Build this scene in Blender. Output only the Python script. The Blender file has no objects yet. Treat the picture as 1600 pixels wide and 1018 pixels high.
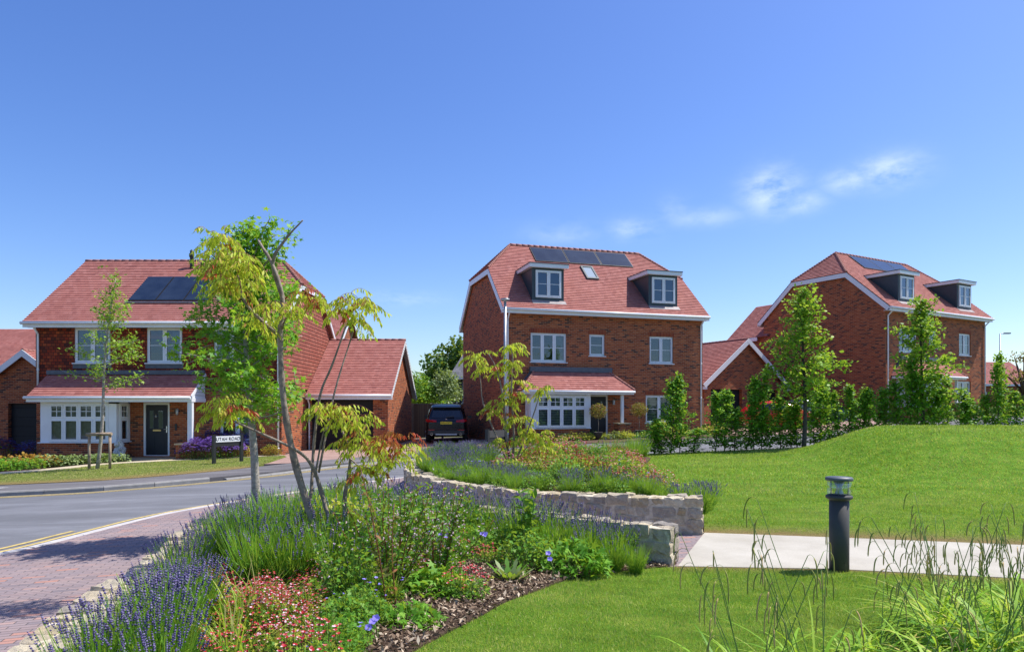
import bpy, math, random
import numpy as np
from mathutils import Vector, Matrix, noise as mnoise
from mathutils.geometry import delaunay_2d_cdt
random.seed(7); rng = np.random.default_rng(11)
R = math.radians
sc = bpy.context.scene
col = sc.collection

# ------------------------------------------------------------------ camera, sky, sun
EYE = 1.72
cam_d = bpy.data.cameras.new('camera'); cam = bpy.data.objects.new('camera', cam_d); col.objects.link(cam)
cam.location = (0, 0, EYE); cam.rotation_euler = (R(90), 0, 0)
cam_d.sensor_width = 36; cam_d.lens = 24.75; cam_d.shift_y = 0.0806; cam_d.clip_end = 5000; cam_d.clip_start = .05
sc.camera = cam
SUN_AZ, SUN_EL = 14.0, 60.0          # azimuth from +X towards +Y
sun_d = bpy.data.lights.new('sun', 'SUN'); sun = bpy.data.objects.new('sun', sun_d); col.objects.link(sun)
sdir = Vector((math.cos(R(SUN_AZ))*math.cos(R(SUN_EL)), math.sin(R(SUN_AZ))*math.cos(R(SUN_EL)), math.sin(R(SUN_EL))))
sun.rotation_euler = sdir.to_track_quat('Z', 'Y').to_euler()
sun_d.energy = 4.5; sun_d.angle = R(.53); sun_d.color = (1, .95, .87)
world = bpy.data.worlds.new('World'); sc.world = world; world.use_nodes = True
wt = world.node_tree; wn = wt.nodes; wl = wt.links
bg = wn['Background']; bg.inputs['Strength'].default_value = .135
sky = wn.new('ShaderNodeTexSky'); sky.sky_type = 'NISHITA'; sky.sun_disc = False
sky.sun_elevation = R(SUN_EL); sky.sun_rotation = R(90-SUN_AZ); sky.altitude = 0
sky.air_density = 1.0; sky.dust_density = .9; sky.ozone_density = 5.0
hs = wn.new('ShaderNodeHueSaturation'); hs.inputs['Saturation'].default_value = 1.2; hs.inputs['Hue'].default_value = .514
wl.new(sky.outputs[0], hs.inputs['Color'])
# a few thin wisps of cloud at fixed compass directions
def wmath(op, a, b=None):
    n = wn.new('ShaderNodeMath'); n.operation = op
    for i, v in enumerate((a, b)):
        if v is None: continue
        if isinstance(v, (int, float)): n.inputs[i].default_value = v
        else: wl.new(v, n.inputs[i])
    return n.outputs[0]
tc = wn.new('ShaderNodeTexCoord'); sx = wn.new('ShaderNodeSeparateXYZ'); wl.new(tc.outputs['Generated'], sx.inputs[0])
az = wmath('ARCTAN2', sx.outputs[0], sx.outputs[1]); el = wmath('ARCSINE', sx.outputs[2])
nz = wn.new('ShaderNodeTexNoise'); nz.inputs['Scale'].default_value = 19; nz.inputs['Detail'].default_value = 9; nz.inputs['Roughness'].default_value = .6; nz.inputs['Distortion'].default_value = .1
mpw = wn.new('ShaderNodeMapping'); mpw.inputs['Scale'].default_value = (1, 1, 2.2); wl.new(tc.outputs['Generated'], mpw.inputs[0]); wl.new(mpw.outputs[0], nz.inputs[0])
tot = None
for px, py, sw, sh, amp in [(1206, 298, 30, 24, 1.15), (1252, 316, 26, 13, .6), (1328, 282, 28, 13, .7), (1388, 268, 34, 17, .95), (990, 358, 30, 13, .55), (1100, 340, 46, 11, .45), (880, 365, 48, 14, .3), (628, 466, 45, 9, .45), (1050, 330, 24, 16, .3)]:
    a0 = math.atan2((px-800)/1100, 1); e0 = math.asin(((638-py)/1100)/math.sqrt(1+((px-800)/1100)**2+((638-py)/1100)**2))
    dx = wmath('DIVIDE', wmath('SUBTRACT', az, a0), sw/1100); dy = wmath('DIVIDE', wmath('SUBTRACT', el, e0), sh/1100)
    d2 = wmath('ADD', wmath('MULTIPLY', dx, dx), wmath('MULTIPLY', dy, dy))
    g = wmath('MULTIPLY', wmath('POWER', 2.718, wmath('MULTIPLY', d2, -.75)), amp)
    tot = g if tot is None else wmath('MAXIMUM', tot, g)
mr = wn.new('ShaderNodeMapRange'); mr.inputs['From Min'].default_value = .33; mr.inputs['From Max'].default_value = .62
wl.new(nz.outputs[0], mr.inputs[0])
cf = wmath('MULTIPLY', wmath('MULTIPLY', tot, mr.outputs[0]), .5)
cm = wn.new('ShaderNodeMixRGB'); cm.inputs[2].default_value = (6.2, 6.8, 7.6, 1)
wl.new(cf, cm.inputs[0]); wl.new(hs.outputs[0], cm.inputs[1]); wl.new(cm.outputs[0], bg.inputs[0])
sc.view_settings.view_transform = 'Standard'; sc.view_settings.look = 'None'; sc.view_settings.gamma = 1
sc.view_settings.use_curve_mapping = False; sc.view_settings.exposure = 0.55
sc.cycles.max_bounces = 6; sc.cycles.transparent_max_bounces = 10; sc.cycles.diffuse_bounces = 3

# ------------------------------------------------------------------ materials
class NT:
    def __init__(s, name):
        s.m = bpy.data.materials.new(name); s.m.use_nodes = True; s.t = s.m.node_tree; s.n = s.t.nodes; s.l = s.t.links
        s.b = s.n['Principled BSDF']; s.out = s.n['Material Output']
    def put(s, v, inp):
        if v is None: return
        if isinstance(v, (int, float)): inp.default_value = v
        elif isinstance(v, (tuple, list)): inp.default_value = tuple(v)+((1,) if len(v) == 3 and inp.type == 'RGBA' else ())
        else: s.l.new(v, inp)
    def math(s, op, a, b=None, c=None, clamp=False):
        n = s.n.new('ShaderNodeMath'); n.operation = op; n.use_clamp = clamp
        for i, v in enumerate((a, b, c)): s.put(v, n.inputs[i])
        return n.outputs[0]
    def mix(s, f, a, b, mode='MIX'):
        n = s.n.new('ShaderNodeMixRGB'); n.blend_type = mode
        s.put(f, n.inputs[0]); s.put(a, n.inputs[1]); s.put(b, n.inputs[2]); return n.outputs[0]
    def ramp(s, f, stops, const=False):
        n = s.n.new('ShaderNodeValToRGB'); r = n.color_ramp
        if const: r.interpolation = 'CONSTANT'
        while len(r.elements) < len(stops): r.elements.new(.5)
        for e, (p, c) in zip(r.elements, stops): e.position = p; e.color = tuple(c)+(1,)
        s.put(f, n.inputs[0]); return n.outputs[0]
    def noise(s, scale, detail=4, rough=.55, vec=None, dist=0):
        n = s.n.new('ShaderNodeTexNoise'); n.inputs['Scale'].default_value = scale; n.inputs['Detail'].default_value = detail
        n.inputs['Roughness'].default_value = rough; n.inputs['Distortion'].default_value = dist
        if vec is None: vec = s.obj()
        s.l.new(vec, n.inputs['Vector']); return n.outputs[0]
    def obj(s):
        if not hasattr(s, '_o'): s._o = s.n.new('ShaderNodeTexCoord')
        return s._o.outputs['Object']
    def uv(s): s.obj(); return s._o.outputs['UV']
    def map(s, vec, scale=(1, 1, 1), rot=(0, 0, 0)):
        n = s.n.new('ShaderNodeMapping'); n.inputs['Scale'].default_value = scale; n.inputs['Rotation'].default_value = rot
        s.l.new(vec, n.inputs[0]); return n.outputs[0]
    def bump(s, h, strength=.4, dist=.01):
        n = s.n.new('ShaderNodeBump'); n.inputs['Strength'].default_value = strength; n.inputs['Distance'].default_value = dist
        s.put(h, n.inputs['Height']); s.l.new(n.outputs[0], s.b.inputs['Normal']); return n.outputs[0]
    def set(s, col=None, rough=None, metal=None, spec=None):
        s.put(col, s.b.inputs['Base Color']); s.put(rough, s.b.inputs['Roughness']); s.put(metal, s.b.inputs['Metallic'])
        s.put(spec, s.b.inputs['Specular IOR Level']); return s.m

def plain(name, c, rough=.5, metal=0, var=.12, scale=6, bump=0, bs=60, spec=.5, dist=.004):
    t = NT(name); n = t.noise(scale, 5)
    dark = tuple(x*(1-var) for x in c); lite = tuple(min(1, x*(1+var)) for x in c)
    cc = t.ramp(n, [(.3, dark), (.7, lite)])
    if bump: t.bump(t.noise(bs, 4), bump, dist)
    rr = t.math('ADD', t.math('MULTIPLY', t.noise(scale*2.3, 3), .2), rough-.1)
    return t.set(cc, rr, metal, spec)

def cells(name, w, h, stops, mortar, mcol, rough=.85, offset=.5, bump=.6, flemish=False, dist=.006, fine=.15, useobj=False, rot=0, stain=.25):
    """courses of bricks or tiles laid in metric UV space: every unit gets its own colour"""
    t = NT(name); v = t.obj() if useobj else t.uv()
    if rot: v = t.map(v, rot=(0, 0, rot))
    sp = t.n.new('ShaderNodeSeparateXYZ'); t.l.new(v, sp.inputs[0])
    y = t.math('DIVIDE', sp.outputs[1], h); row = t.math('FLOOR', y); fy = t.math('FRACT', y)
    par = t.math('FLOORED_MODULO', row, 2)
    x = t.math('ADD', t.math('DIVIDE', sp.outputs[0], w), t.math('MULTIPLY', par, offset))
    if flemish:
        p = t.math('FRACT', x); st = t.math('LESS_THAN', p, .667)
        cx = t.math('ADD', t.math('MULTIPLY', t.math('FLOOR', x), 2), t.math('SUBTRACT', 1, st))
        fx1 = t.math('DIVIDE', p, .667); fx2 = t.math('DIVIDE', t.math('SUBTRACT', p, .667), .333)
        fx = t.math('ADD', t.math('MULTIPLY', fx1, st), t.math('MULTIPLY', fx2, t.math('SUBTRACT', 1, st)))
        wx = t.math('ADD', t.math('MULTIPLY', st, .667*w), t.math('MULTIPLY', t.math('SUBTRACT', 1, st), .333*w))
    else:
        cx = t.math('FLOOR', x); fx = t.math('FRACT', x); wx = w
    cv = t.n.new('ShaderNodeCombineXYZ'); t.l.new(cx, cv.inputs[0]); t.l.new(row, cv.inputs[1])
    wnn = t.n.new('ShaderNodeTexWhiteNoise'); wnn.noise_dimensions = '2D'; t.l.new(cv.outputs[0], wnn.inputs['Vector'])
    rnd = wnn.outputs['Value']
    if flemish: rnd = t.math('MULTIPLY', rnd, t.math('ADD', .72, t.math('MULTIPLY', t.math('SUBTRACT', 1, st), .55)))
    base = t.ramp(rnd, stops)
    base = t.mix(fine, base, t.ramp(t.noise(70, 4, .7), [(.3, (.25,)*3), (.7, (1,)*3)]), 'MULTIPLY')
    base = t.mix(stain, base, t.ramp(t.noise(.7, 5, .6), [(.35, (.6, .58, .58)), (.65, (1, 1, 1))]), 'MULTIPLY')
    ex = t.math('MULTIPLY', t.math('MINIMUM', fx, t.math('SUBTRACT', 1, fx)), wx)
    ey = t.math('MULTIPLY', t.math('MINIMUM', fy, t.math('SUBTRACT', 1, fy)), h)
    e = t.math('MINIMUM', ex, ey); m = t.math('LESS_THAN', e, mortar/2)
    colr = t.mix(m, base, mcol)
    hgt = t.math('ADD', t.math('MINIMUM', t.math('DIVIDE', e, mortar), 1), t.math('MULTIPLY', rnd, .35))
    t.bump(hgt, bump, dist)
    return t.set(colr, rough, 0, .25)

def leafmat(name, stops, transl=.35, rough=.5, spec=.25, patch=None, green=True):
    t = NT(name); g = t.n.new('ShaderNodeNewGeometry')
    c = t.ramp(g.outputs['Random Per Island'], stops)
    if patch:
        c = t.mix(t.ramp(t.noise(.7, 5, .65, vec=t.map(t.obj(), (.7, 1.5, 1))), [(.44, (0,)*3), (.62, (.7,)*3)]), c, patch)
        c = t.mix(.55, c, t.ramp(t.noise(2.6, 5, .7), [(.36, (.5, .6, .45)), (.62, (1.15, 1.12, 1))]), 'MULTIPLY')
        c = t.mix(.7, c, t.ramp(t.noise(1.5, 4, .6, vec=t.map(t.obj(), (.22, 1.5, 1), (0, 0, .12))), [(.4, (.55, .66, .55)), (.6, (1.12, 1.08, 1.0))]), 'MULTIPLY')
    oi = t.n.new('ShaderNodeObjectInfo')
    c = t.mix(.3, c, t.ramp(oi.outputs['Random'], [(0, (.72, .78, .7)), (1, (1.0, 1.0, .9))]), 'MULTIPLY')
    t.set(c, rough, 0, spec)
    tr = t.n.new('ShaderNodeBsdfTranslucent'); t.l.new(t.mix(.5, c, (.60, .72, .05)) if green else c, tr.inputs[0])
    mx = t.n.new('ShaderNodeMixShader'); mx.inputs[0].default_value = transl
    t.l.new(t.b.outputs[0], mx.inputs[1]); t.l.new(tr.outputs[0], mx.inputs[2]); t.l.new(mx.outputs[0], t.out.inputs[0])
    return t.m

M = {}
bst = [(0, (.34, .080, .030)), (.22, (.44, .115, .042)), (.45, (.27, .062, .026)), (.68, (.50, .15, .055)), (.84, (.19, .05, .028)), (.95, (.10, .04, .032)), (1, (.07, .032, .028))]
M['brick'] = cells('red_brick', .225, .075, bst, .012, (.38, .25, .15), offset=.5, bump=.8, dist=.008)
M['brick_soldier'] = cells('soldier_brick', .075, .225, [(0, (.27, .05, .02)), (.5, (.36, .075, .026)), (1, (.2, .035, .02))], .011, (.3, .17, .1))
M['hung'] = cells('hung_tile', .165, .115, [(0, (.32, .045, .018)), (.3, (.18, .03, .016)), (.55, (.42, .075, .026)), (.75, (.09, .022, .018)), (.9, (.46, .10, .03)), (1, (.06, .02, .02))], .018, (.035, .015, .013), bump=1, dist=.012, stain=.35)
M['hung2'] = cells('side_tile_hanging', .165, .15, [(0, (.40, .125, .085)), (.5, (.33, .10, .07)), (1, (.46, .17, .12))], .028, (.10, .035, .025), bump=1, dist=.015)
rst = [(0, (.40, .15, .125)), (.3, (.46, .185, .155)), (.55, (.36, .13, .11)), (.8, (.50, .215, .185)), (1, (.32, .115, .10))]
M['roof'] = cells('clay_roof_tile', .165, .145, rst, .003, (.25, .10, .085), bump=.7, dist=.006, stain=.3)
M['slate'] = cells('grey_slate', .3, .25, [(0, (.16, .165, .18)), (1, (.24, .245, .26))], .01, (.05, .05, .06))
M['slab'] = plain('ridge_clay', (.30, .125, .10), .8, var=.3, scale=9, bump=.3)
M['white'] = plain('white_upvc', (.74, .76, .78), .32, var=.04, scale=3)
M['whiteboard'] = cells('white_weatherboard', 5, .12, [(0, (.66, .7, .74)), (1, (.72, .76, .8))], .012, (.3, .32, .34), bump=.8, dist=.02)
M['lead'] = plain('lead_grey', (.085, .10, .12), .5, var=.2, scale=8)
M['flash'] = plain('pale_lead', (.28, .26, .26), .6, var=.2)
M['clad'] = plain('dark_grey_cladding', (.032, .052, .062), .45, var=.1)
M['darkboard'] = cells('dark_weatherboard', .15, 6, [(0, (.03, .036, .045)), (1, (.045, .05, .06))], .012, (.01, .01, .012))
M['greyboard'] = cells('grey_weatherboard', 6, .16, [(0, (.30, .32, .36)), (1, (.36, .38, .42))], .014, (.16, .17, .2), bump=.8, dist=.02)
M['door'] = plain('dark_door_paint', (.008, .010, .016), .5, var=.1)
M['garage'] = cells('garage_door_panel', 3, .42, [(0, (.013, .014, .016)), (1, (.017, .018, .02))], .02, (.006, .006, .006), rough=.5, stain=0)
M['black'] = plain('black_paint', (.018, .019, .021), .4)
M['gun'] = plain('anthracite_metal', (.055, .052, .048), .62, 0, var=.08)
M['steel'] = plain('galvanised_steel', (.42, .44, .46), .45, .6, var=.15, scale=12)
M['brass'] = plain('brass', (.6, .42, .16), .35, .8)
M['stonecap'] = plain('buff_stone', (.40, .33, .21), .85, var=.15, scale=8, bump=.3)
M['statue'] = plain('weathered_white_stone', (.5, .5, .48), .8, var=.55, scale=26, bump=.6, bs=40, dist=.02)
M['timber'] = plain('stake_timber', (.30, .22, .15), .85, var=.3, scale=14, bump=.4)
M['fence'] = cells('fence_board', .125, 3, [(0, (.30, .19, .10)), (.5, (.36, .24, .13)), (1, (.26, .16, .09))], .012, (.08, .05, .03))
M['bark'] = plain('grey_bark', (.34, .30, .25), .9, var=.4, scale=22, bump=.9, bs=45, dist=.01)
M['bark2'] = plain('brown_bark', (.25, .20, .155), .9, var=.4, scale=18, bump=.8, bs=40, dist=.008)
M['barkdark'] = plain('dark_bark', (.07, .055, .045), .9, var=.4, scale=12, bump=.5)
M['twigred'] = plain('reddish_stem', (.20, .05, .025), .7, var=.3)
M['stem'] = plain('green_stem', (.14, .22, .05), .7, var=.25)
M['tyre'] = plain('tyre_rubber', (.012, .012, .013), .85)
M['carpaint'] = plain('dark_blue_car_paint', (.006, .009, .018), .16, .3, var=.03)
M['carred'] = plain('red_car_paint', (.55, .012, .014), .2, 0, var=.03)
M['carblue'] = plain('slate_blue_car_paint', (.03, .045, .075), .22, .3, var=.03)
M['chrome'] = plain('bright_metal', (.65, .66, .68), .18, .9)
M['redlens'] = plain('red_lens', (.45, .01, .012), .15, var=.1)
M['yellow'] = plain('yellow_plate', (.85, .62, .02), .5)
M['signwhite'] = plain('sign_white', (.74, .75, .76), .45, var=.05)
M['signblack'] = plain('sign_lettering', (.012, .012, .014), .5)
M['curtain'] = plain('pale_curtain', (.38, .36, .32), .9, var=.25, scale=9)
M['blind'] = cells('slatted_blind', 4, .07, [(0, (.62, .64, .64)), (1, (.7, .71, .7))], .026, (.11, .12, .13), stain=0)
M['kerb'] = plain('concrete_kerb', (.25, .245, .235), .9, var=.15, scale=7, bump=.3)
M['flushkerb'] = plain('pale_flush_kerb', (.45, .43, .42), .9, var=.15, scale=5, bump=.3)
M['yline'] = plain('yellow_line', (.50, .38, .13), .85, var=.35, scale=18)
M['wline'] = plain('white_line', (.6, .6, .58), .85, var=.2, scale=18)
def glassmat():
    t = NT('window_glass'); t.n.remove(t.b)
    f = t.n.new('ShaderNodeFresnel'); f.inputs[0].default_value = 1.55
    g = t.n.new('ShaderNodeBsdfGlossy'); g.inputs['Roughness'].default_value = .02; g.inputs[0].default_value = (.72, .86, 1, 1)
    nb = t.n.new('ShaderNodeBump'); nb.inputs['Strength'].default_value = .05; nb.inputs['Distance'].default_value = .05
    t.l.new(t.noise(1.6, 2), nb.inputs['Height']); t.l.new(nb.outputs[0], g.inputs['Normal'])
    tr = t.n.new('ShaderNodeBsdfTransparent'); tr.inputs[0].default_value = (.5, .56, .6, 1)
    mx = t.n.new('ShaderNodeMixShader'); t.l.new(t.math('MINIMUM', t.math('ADD', t.math('MULTIPLY', f.outputs[0], 1.6), .05), 1), mx.inputs[0])
    t.l.new(tr.outputs[0], mx.inputs[1]); t.l.new(g.outputs[0], mx.inputs[2]); t.l.new(mx.outputs[0], t.out.inputs[0]); return t.m
M['glass'] = glassmat()
def clearglass():
    t = NT('clear_lens'); t.n.remove(t.b)
    g = t.n.new('ShaderNodeBsdfGlossy'); g.inputs['Roughness'].default_value = .12; g.inputs[0].default_value = (.9, .93, .95, 1)
    tr = t.n.new('ShaderNodeBsdfTransparent'); tr.inputs[0].default_value = (.85, .9, .9, 1)
    mx = t.n.new('ShaderNodeMixShader'); mx.inputs[0].default_value = .12
    t.l.new(tr.outputs[0], mx.inputs[1]); t.l.new(g.outputs[0], mx.inputs[2]); t.l.new(mx.outputs[0], t.out.inputs[0]); return t.m
M['lens'] = clearglass()
t = NT('solar_glass'); M['solar'] = t.set(t.ramp(t.noise(1.5, 2), [(.3, (.010, .016, .03)), (.7, (.022, .032, .052))]), .13, 0, .6)
t = NT('car_glass'); M['carglass'] = t.set(t.ramp(t.noise(2, 2), [(.3, (.008, .011, .016)), (.7, (.02, .025, .033))]), .06, 0, .7)
t = NT('skylight_glass'); M['skyglass'] = t.set((.3, .36, .4), .05, 0, 1.0)

def asphalt(name, c, var=.2):
    t = NT(name)
    a = t.ramp(t.noise(1.1, 6, .62, vec=t.map(t.obj(), (.5, 1.3, 1))), [(.3, tuple(x*(1-var) for x in c)), (.72, tuple(x*(1+var) for x in c))])
    a = t.mix(.55, a, t.ramp(t.noise(240, 3, .8), [(.25, (.35,)*3), (.75, (1.25,)*3)]), 'MULTIPLY')
    a = t.mix(t.ramp(t.noise(.45, 7, .7, vec=t.map(t.obj(), (.4, 2.2, 1), (0, 0, .5)), dist=.6), [(.47, (0,)*3), (.68, (.7,)*3)]), a, tuple(min(1, x*1.6) for x in c))
    a = t.mix(.5, a, t.ramp(t.noise(.25, 5, .6), [(.35, (.62,)*3), (.65, (1.1,)*3)]), 'MULTIPLY')
    t.bump(t.noise(300, 3), .5, .004); return t.set(a, .85, 0, .3)
M['asphalt'] = asphalt('road_asphalt', (.165, .17, .185), .14)
M['asphalt2'] = asphalt('pavement_asphalt', (.155, .148, .152), .15)
M['paving'] = cells('block_paving', .21, .068, [(0, (.33, .25, .245)), (.3, (.28, .23, .24)), (.55, (.37, .28, .265)), (.75, (.23, .195, .21)), (.92, (.40, .28, .255)), (.97, (.45, .24, .19)), (1, (.48, .24, .18))], .009, (.12, .10, .10), useobj=True, rot=R(-14), bump=.7, stain=.35)
M['drive'] = cells('drive_blocks', .21, .1, [(0, (.36, .23, .19)), (.5, (.42, .28, .23)), (1, (.30, .19, .17))], .008, (.2, .15, .12), useobj=True, rot=R(20), bump=.5)
t = NT('pale_resin_path'); a = t.ramp(t.noise(1.3, 5), [(.3, (.45, .42, .355)), (.7, (.52, .49, .42))])
a = t.mix(.5, a, t.ramp(t.noise(.9, 7, .7), [(.35, (.72, .70, .64)), (.6, (1.05, 1.05, 1.05))]), 'MULTIPLY')
a = t.mix(.6, a, t.ramp(t.noise(160, 4, .8), [(.3, (.55,)*3), (.7, (1.1,)*3)]), 'MULTIPLY'); t.bump(t.noise(200, 3), .4, .004); M['path'] = t.set(a, .9, 0, .2)
M['slabpath'] = cells('buff_slab', .6, .6, [(0, (.52, .44, .30)), (1, (.60, .52, .38))], .012, (.3, .26, .2), useobj=True)
def lawnmat(name, dry=0.0):
    t = NT(name)
    big = t.noise(.55, 6, .6); mid = t.noise(3.5, 6, .65, vec=t.map(t.obj(), (.8, 1.4, 1)))
    a = t.ramp(mid, [(.28, (.10, .24, .018)), (.5, (.18, .37, .03)), (.72, (.30, .46, .055))])
    at = t.n.new('ShaderNodeAttribute'); at.attribute_name = 'dry'
    pat = t.ramp(big, [(.55, (0,)*3), (.78, (.5,)*3)])
    a = t.mix(t.math('ADD', pat, dry, clamp=True), a, (.27, .25, .085))
    ed = t.math('MULTIPLY', at.outputs['Fac'], t.math('ADD', .55, t.math('MULTIPLY', t.noise(6, 4, .7), 1.0)), clamp=True)
    a = t.mix(ed, a, (.38, .27, .12))
    a = t.mix(.75, a, t.ramp(t.noise(55, 5, .8), [(.28, (.25, .3, .2)), (.68, (1.15, 1.15, 1.0))]), 'MULTIPLY')
    t.bump(t.noise(60, 5, .8), 1.0, .05); return t.set(a, .9, 0, .1)
M['lawn'] = lawnmat('lawn_turf'); M['verge'] = lawnmat('verge_turf', .55)
t = NT('bark_mulch'); a = t.ramp(t.noise(38, 6, .8), [(.25, (.035, .022, .016)), (.5, (.13, .085, .06)), (.75, (.30, .22, .16))])
t.bump(t.noise(45, 6, .8), 1, .05); M['mulch'] = t.set(a, .95, 0, .1)
t = NT('rough_ground'); a = t.ramp(t.noise(.3, 6), [(.3, (.06, .085, .03)), (.7, (.12, .13, .06))]); M['ground'] = t.set(a, .95, 0, .1)
def stonemat():
    t = NT('rubble_stone'); g = t.n.new('ShaderNodeNewGeometry')
    a = t.ramp(g.outputs['Random Per Island'], [(0, (.42, .35, .23)), (.3, (.58, .50, .36)), (.6, (.36, .32, .27)), (.85, (.66, .59, .44)), (1, (.30, .275, .25))])
    a = t.mix(.6, a, t.ramp(t.noise(16, 7, .7), [(.28, (.42, .40, .38)), (.62, (1.1, 1.08, 1.02))]), 'MULTIPLY')
    t.bump(t.noise(28, 7, .7), 1, .03); return t.set(a, .92, 0, .15)
M['stone'] = stonemat()
M['mortar'] = plain('lime_mortar', (.56, .50, .38), .95, var=.2, scale=20, bump=.8, bs=80, dist=.01)
# foliage
M['lf_amber'] = leafmat('fresh_green_leaves', [(0, (.07, .26, .015)), (.5, (.13, .38, .02)), (1, (.24, .50, .035))], .45)
M['lf_pinn'] = leafmat('yellow_green_leaflets', [(0, (.36, .50, .035)), (.45, (.54, .64, .05)), (.85, (.70, .70, .08)), (.96, (.68, .46, .10)), (1, (.6, .25, .1))], .5)
M['lf_pinnred'] = leafmat('red_new_leaflets', [(0, (.45, .05, .03)), (.5, (.52, .14, .05)), (1, (.5, .3, .06))], .4, green=False)
M['lf_lime'] = leafmat('lime_green_leaves', [(0, (.09, .24, .02)), (.4, (.20, .40, .03)), (.8, (.34, .52, .05)), (1, (.44, .58, .07))], .38)
M['lf_beech'] = leafmat('hedge_leaves', [(0, (.045, .18, .014)), (.5, (.09, .29, .02)), (.8, (.20, .44, .035)), (1, (.34, .54, .06))], .36)
M['lf_dark'] = leafmat('dark_oak_leaves', [(0, (.025, .085, .015)), (1, (.07, .17, .025))], .3)
M['lf_mid'] = leafmat('shrub_leaves', [(0, (.06, .19, .02)), (.6, (.12, .31, .03)), (1, (.24, .42, .06))], .38)
M['lf_bright'] = leafmat('bright_leaf', [(0, (.08, .24, .02)), (.6, (.14, .36, .03)), (1, (.24, .46, .05))], .4)
M['lf_sage'] = leafmat('grey_green_leaf', [(0, (.14, .22, .08)), (1, (.30, .38, .16))], .25)
M['lf_orange'] = leafmat('orange_leaf', [(0, (.40, .20, .03)), (.5, (.5, .33, .05)), (1, (.32, .10, .04))], .3, green=False)
M['lf_red'] = leafmat('reddish_shrub_leaf', [(0, (.22, .05, .03)), (.4, (.16, .18, .05)), (1, (.35, .12, .06))], .3)
M['lf_yellow'] = leafmat('golden_leaf', [(0, (.4, .42, .04)), (1, (.55, .55, .08))], .35)
M['lav_green'] = leafmat('lavender_stem', [(0, (.09, .27, .02)), (.6, (.18, .42, .04)), (1, (.30, .50, .08))], .4)
M['lav_grey'] = leafmat('lavender_foliage', [(0, (.10, .26, .03)), (1, (.20, .40, .07))], .4)
M['lav_fl'] = leafmat('lavender_flower', [(0, (.10, .08, .22)), (.5, (.16, .13, .31)), (.85, (.25, .21, .40)), (1, (.36, .32, .50))], .2, .8, green=False)
M['fl_violet'] = leafmat('violet_flower', [(0, (.20, .10, .50)), (1, (.42, .25, .72))], .3, green=False)
M['fl_blue'] = leafmat('blue_purple_flower', [(0, (.24, .2, .8)), (1, (.42, .34, .95))], .3, green=False)
M['fl_red'] = leafmat('crimson_flower', [(0, (.45, .015, .025)), (.7, (.62, .04, .06)), (1, (.7, .22, .22))], .3, green=False)
M['fl_pink'] = leafmat('pale_pink_flower', [(0, (.7, .45, .55)), (1, (.85, .7, .78))], .3, green=False)
M['fl_deep'] = leafmat('deep_blue_flower', [(0, (.05, .045, .22)), (1, (.12, .10, .38))], .2, green=False)
M['gr_blade'] = leafmat('grass_blades', [(0, (.10, .24, .02)), (.45, (.34, .50, .06)), (.8, (.54, .62, .14)), (1, (.80, .70, .36))], .38, patch=(.62, .58, .22))
M['gr_verge'] = leafmat('dry_grass_blades', [(0, (.24, .30, .07)), (.5, (.42, .40, .14)), (1, (.6, .5, .27))], .3, patch=(.58, .47, .26))
M['sedge'] = leafmat('sedge_blade', [(0, (.14, .34, .02)), (.5, (.32, .54, .04)), (.85, (.50, .64, .10)), (1, (.72, .58, .2))], .45)
M['catkin'] = leafmat('sedge_catkin', [(0, (.26, .30, .07)), (.5, (.42, .36, .12)), (1, (.62, .42, .2))], .15, .8)
M['chip'] = leafmat('bark_chip', [(0, (.07, .045, .03)), (.4, (.2, .135, .09)), (.75, (.38, .28, .2)), (1, (.6, .5, .38))], 0, .9)

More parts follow.
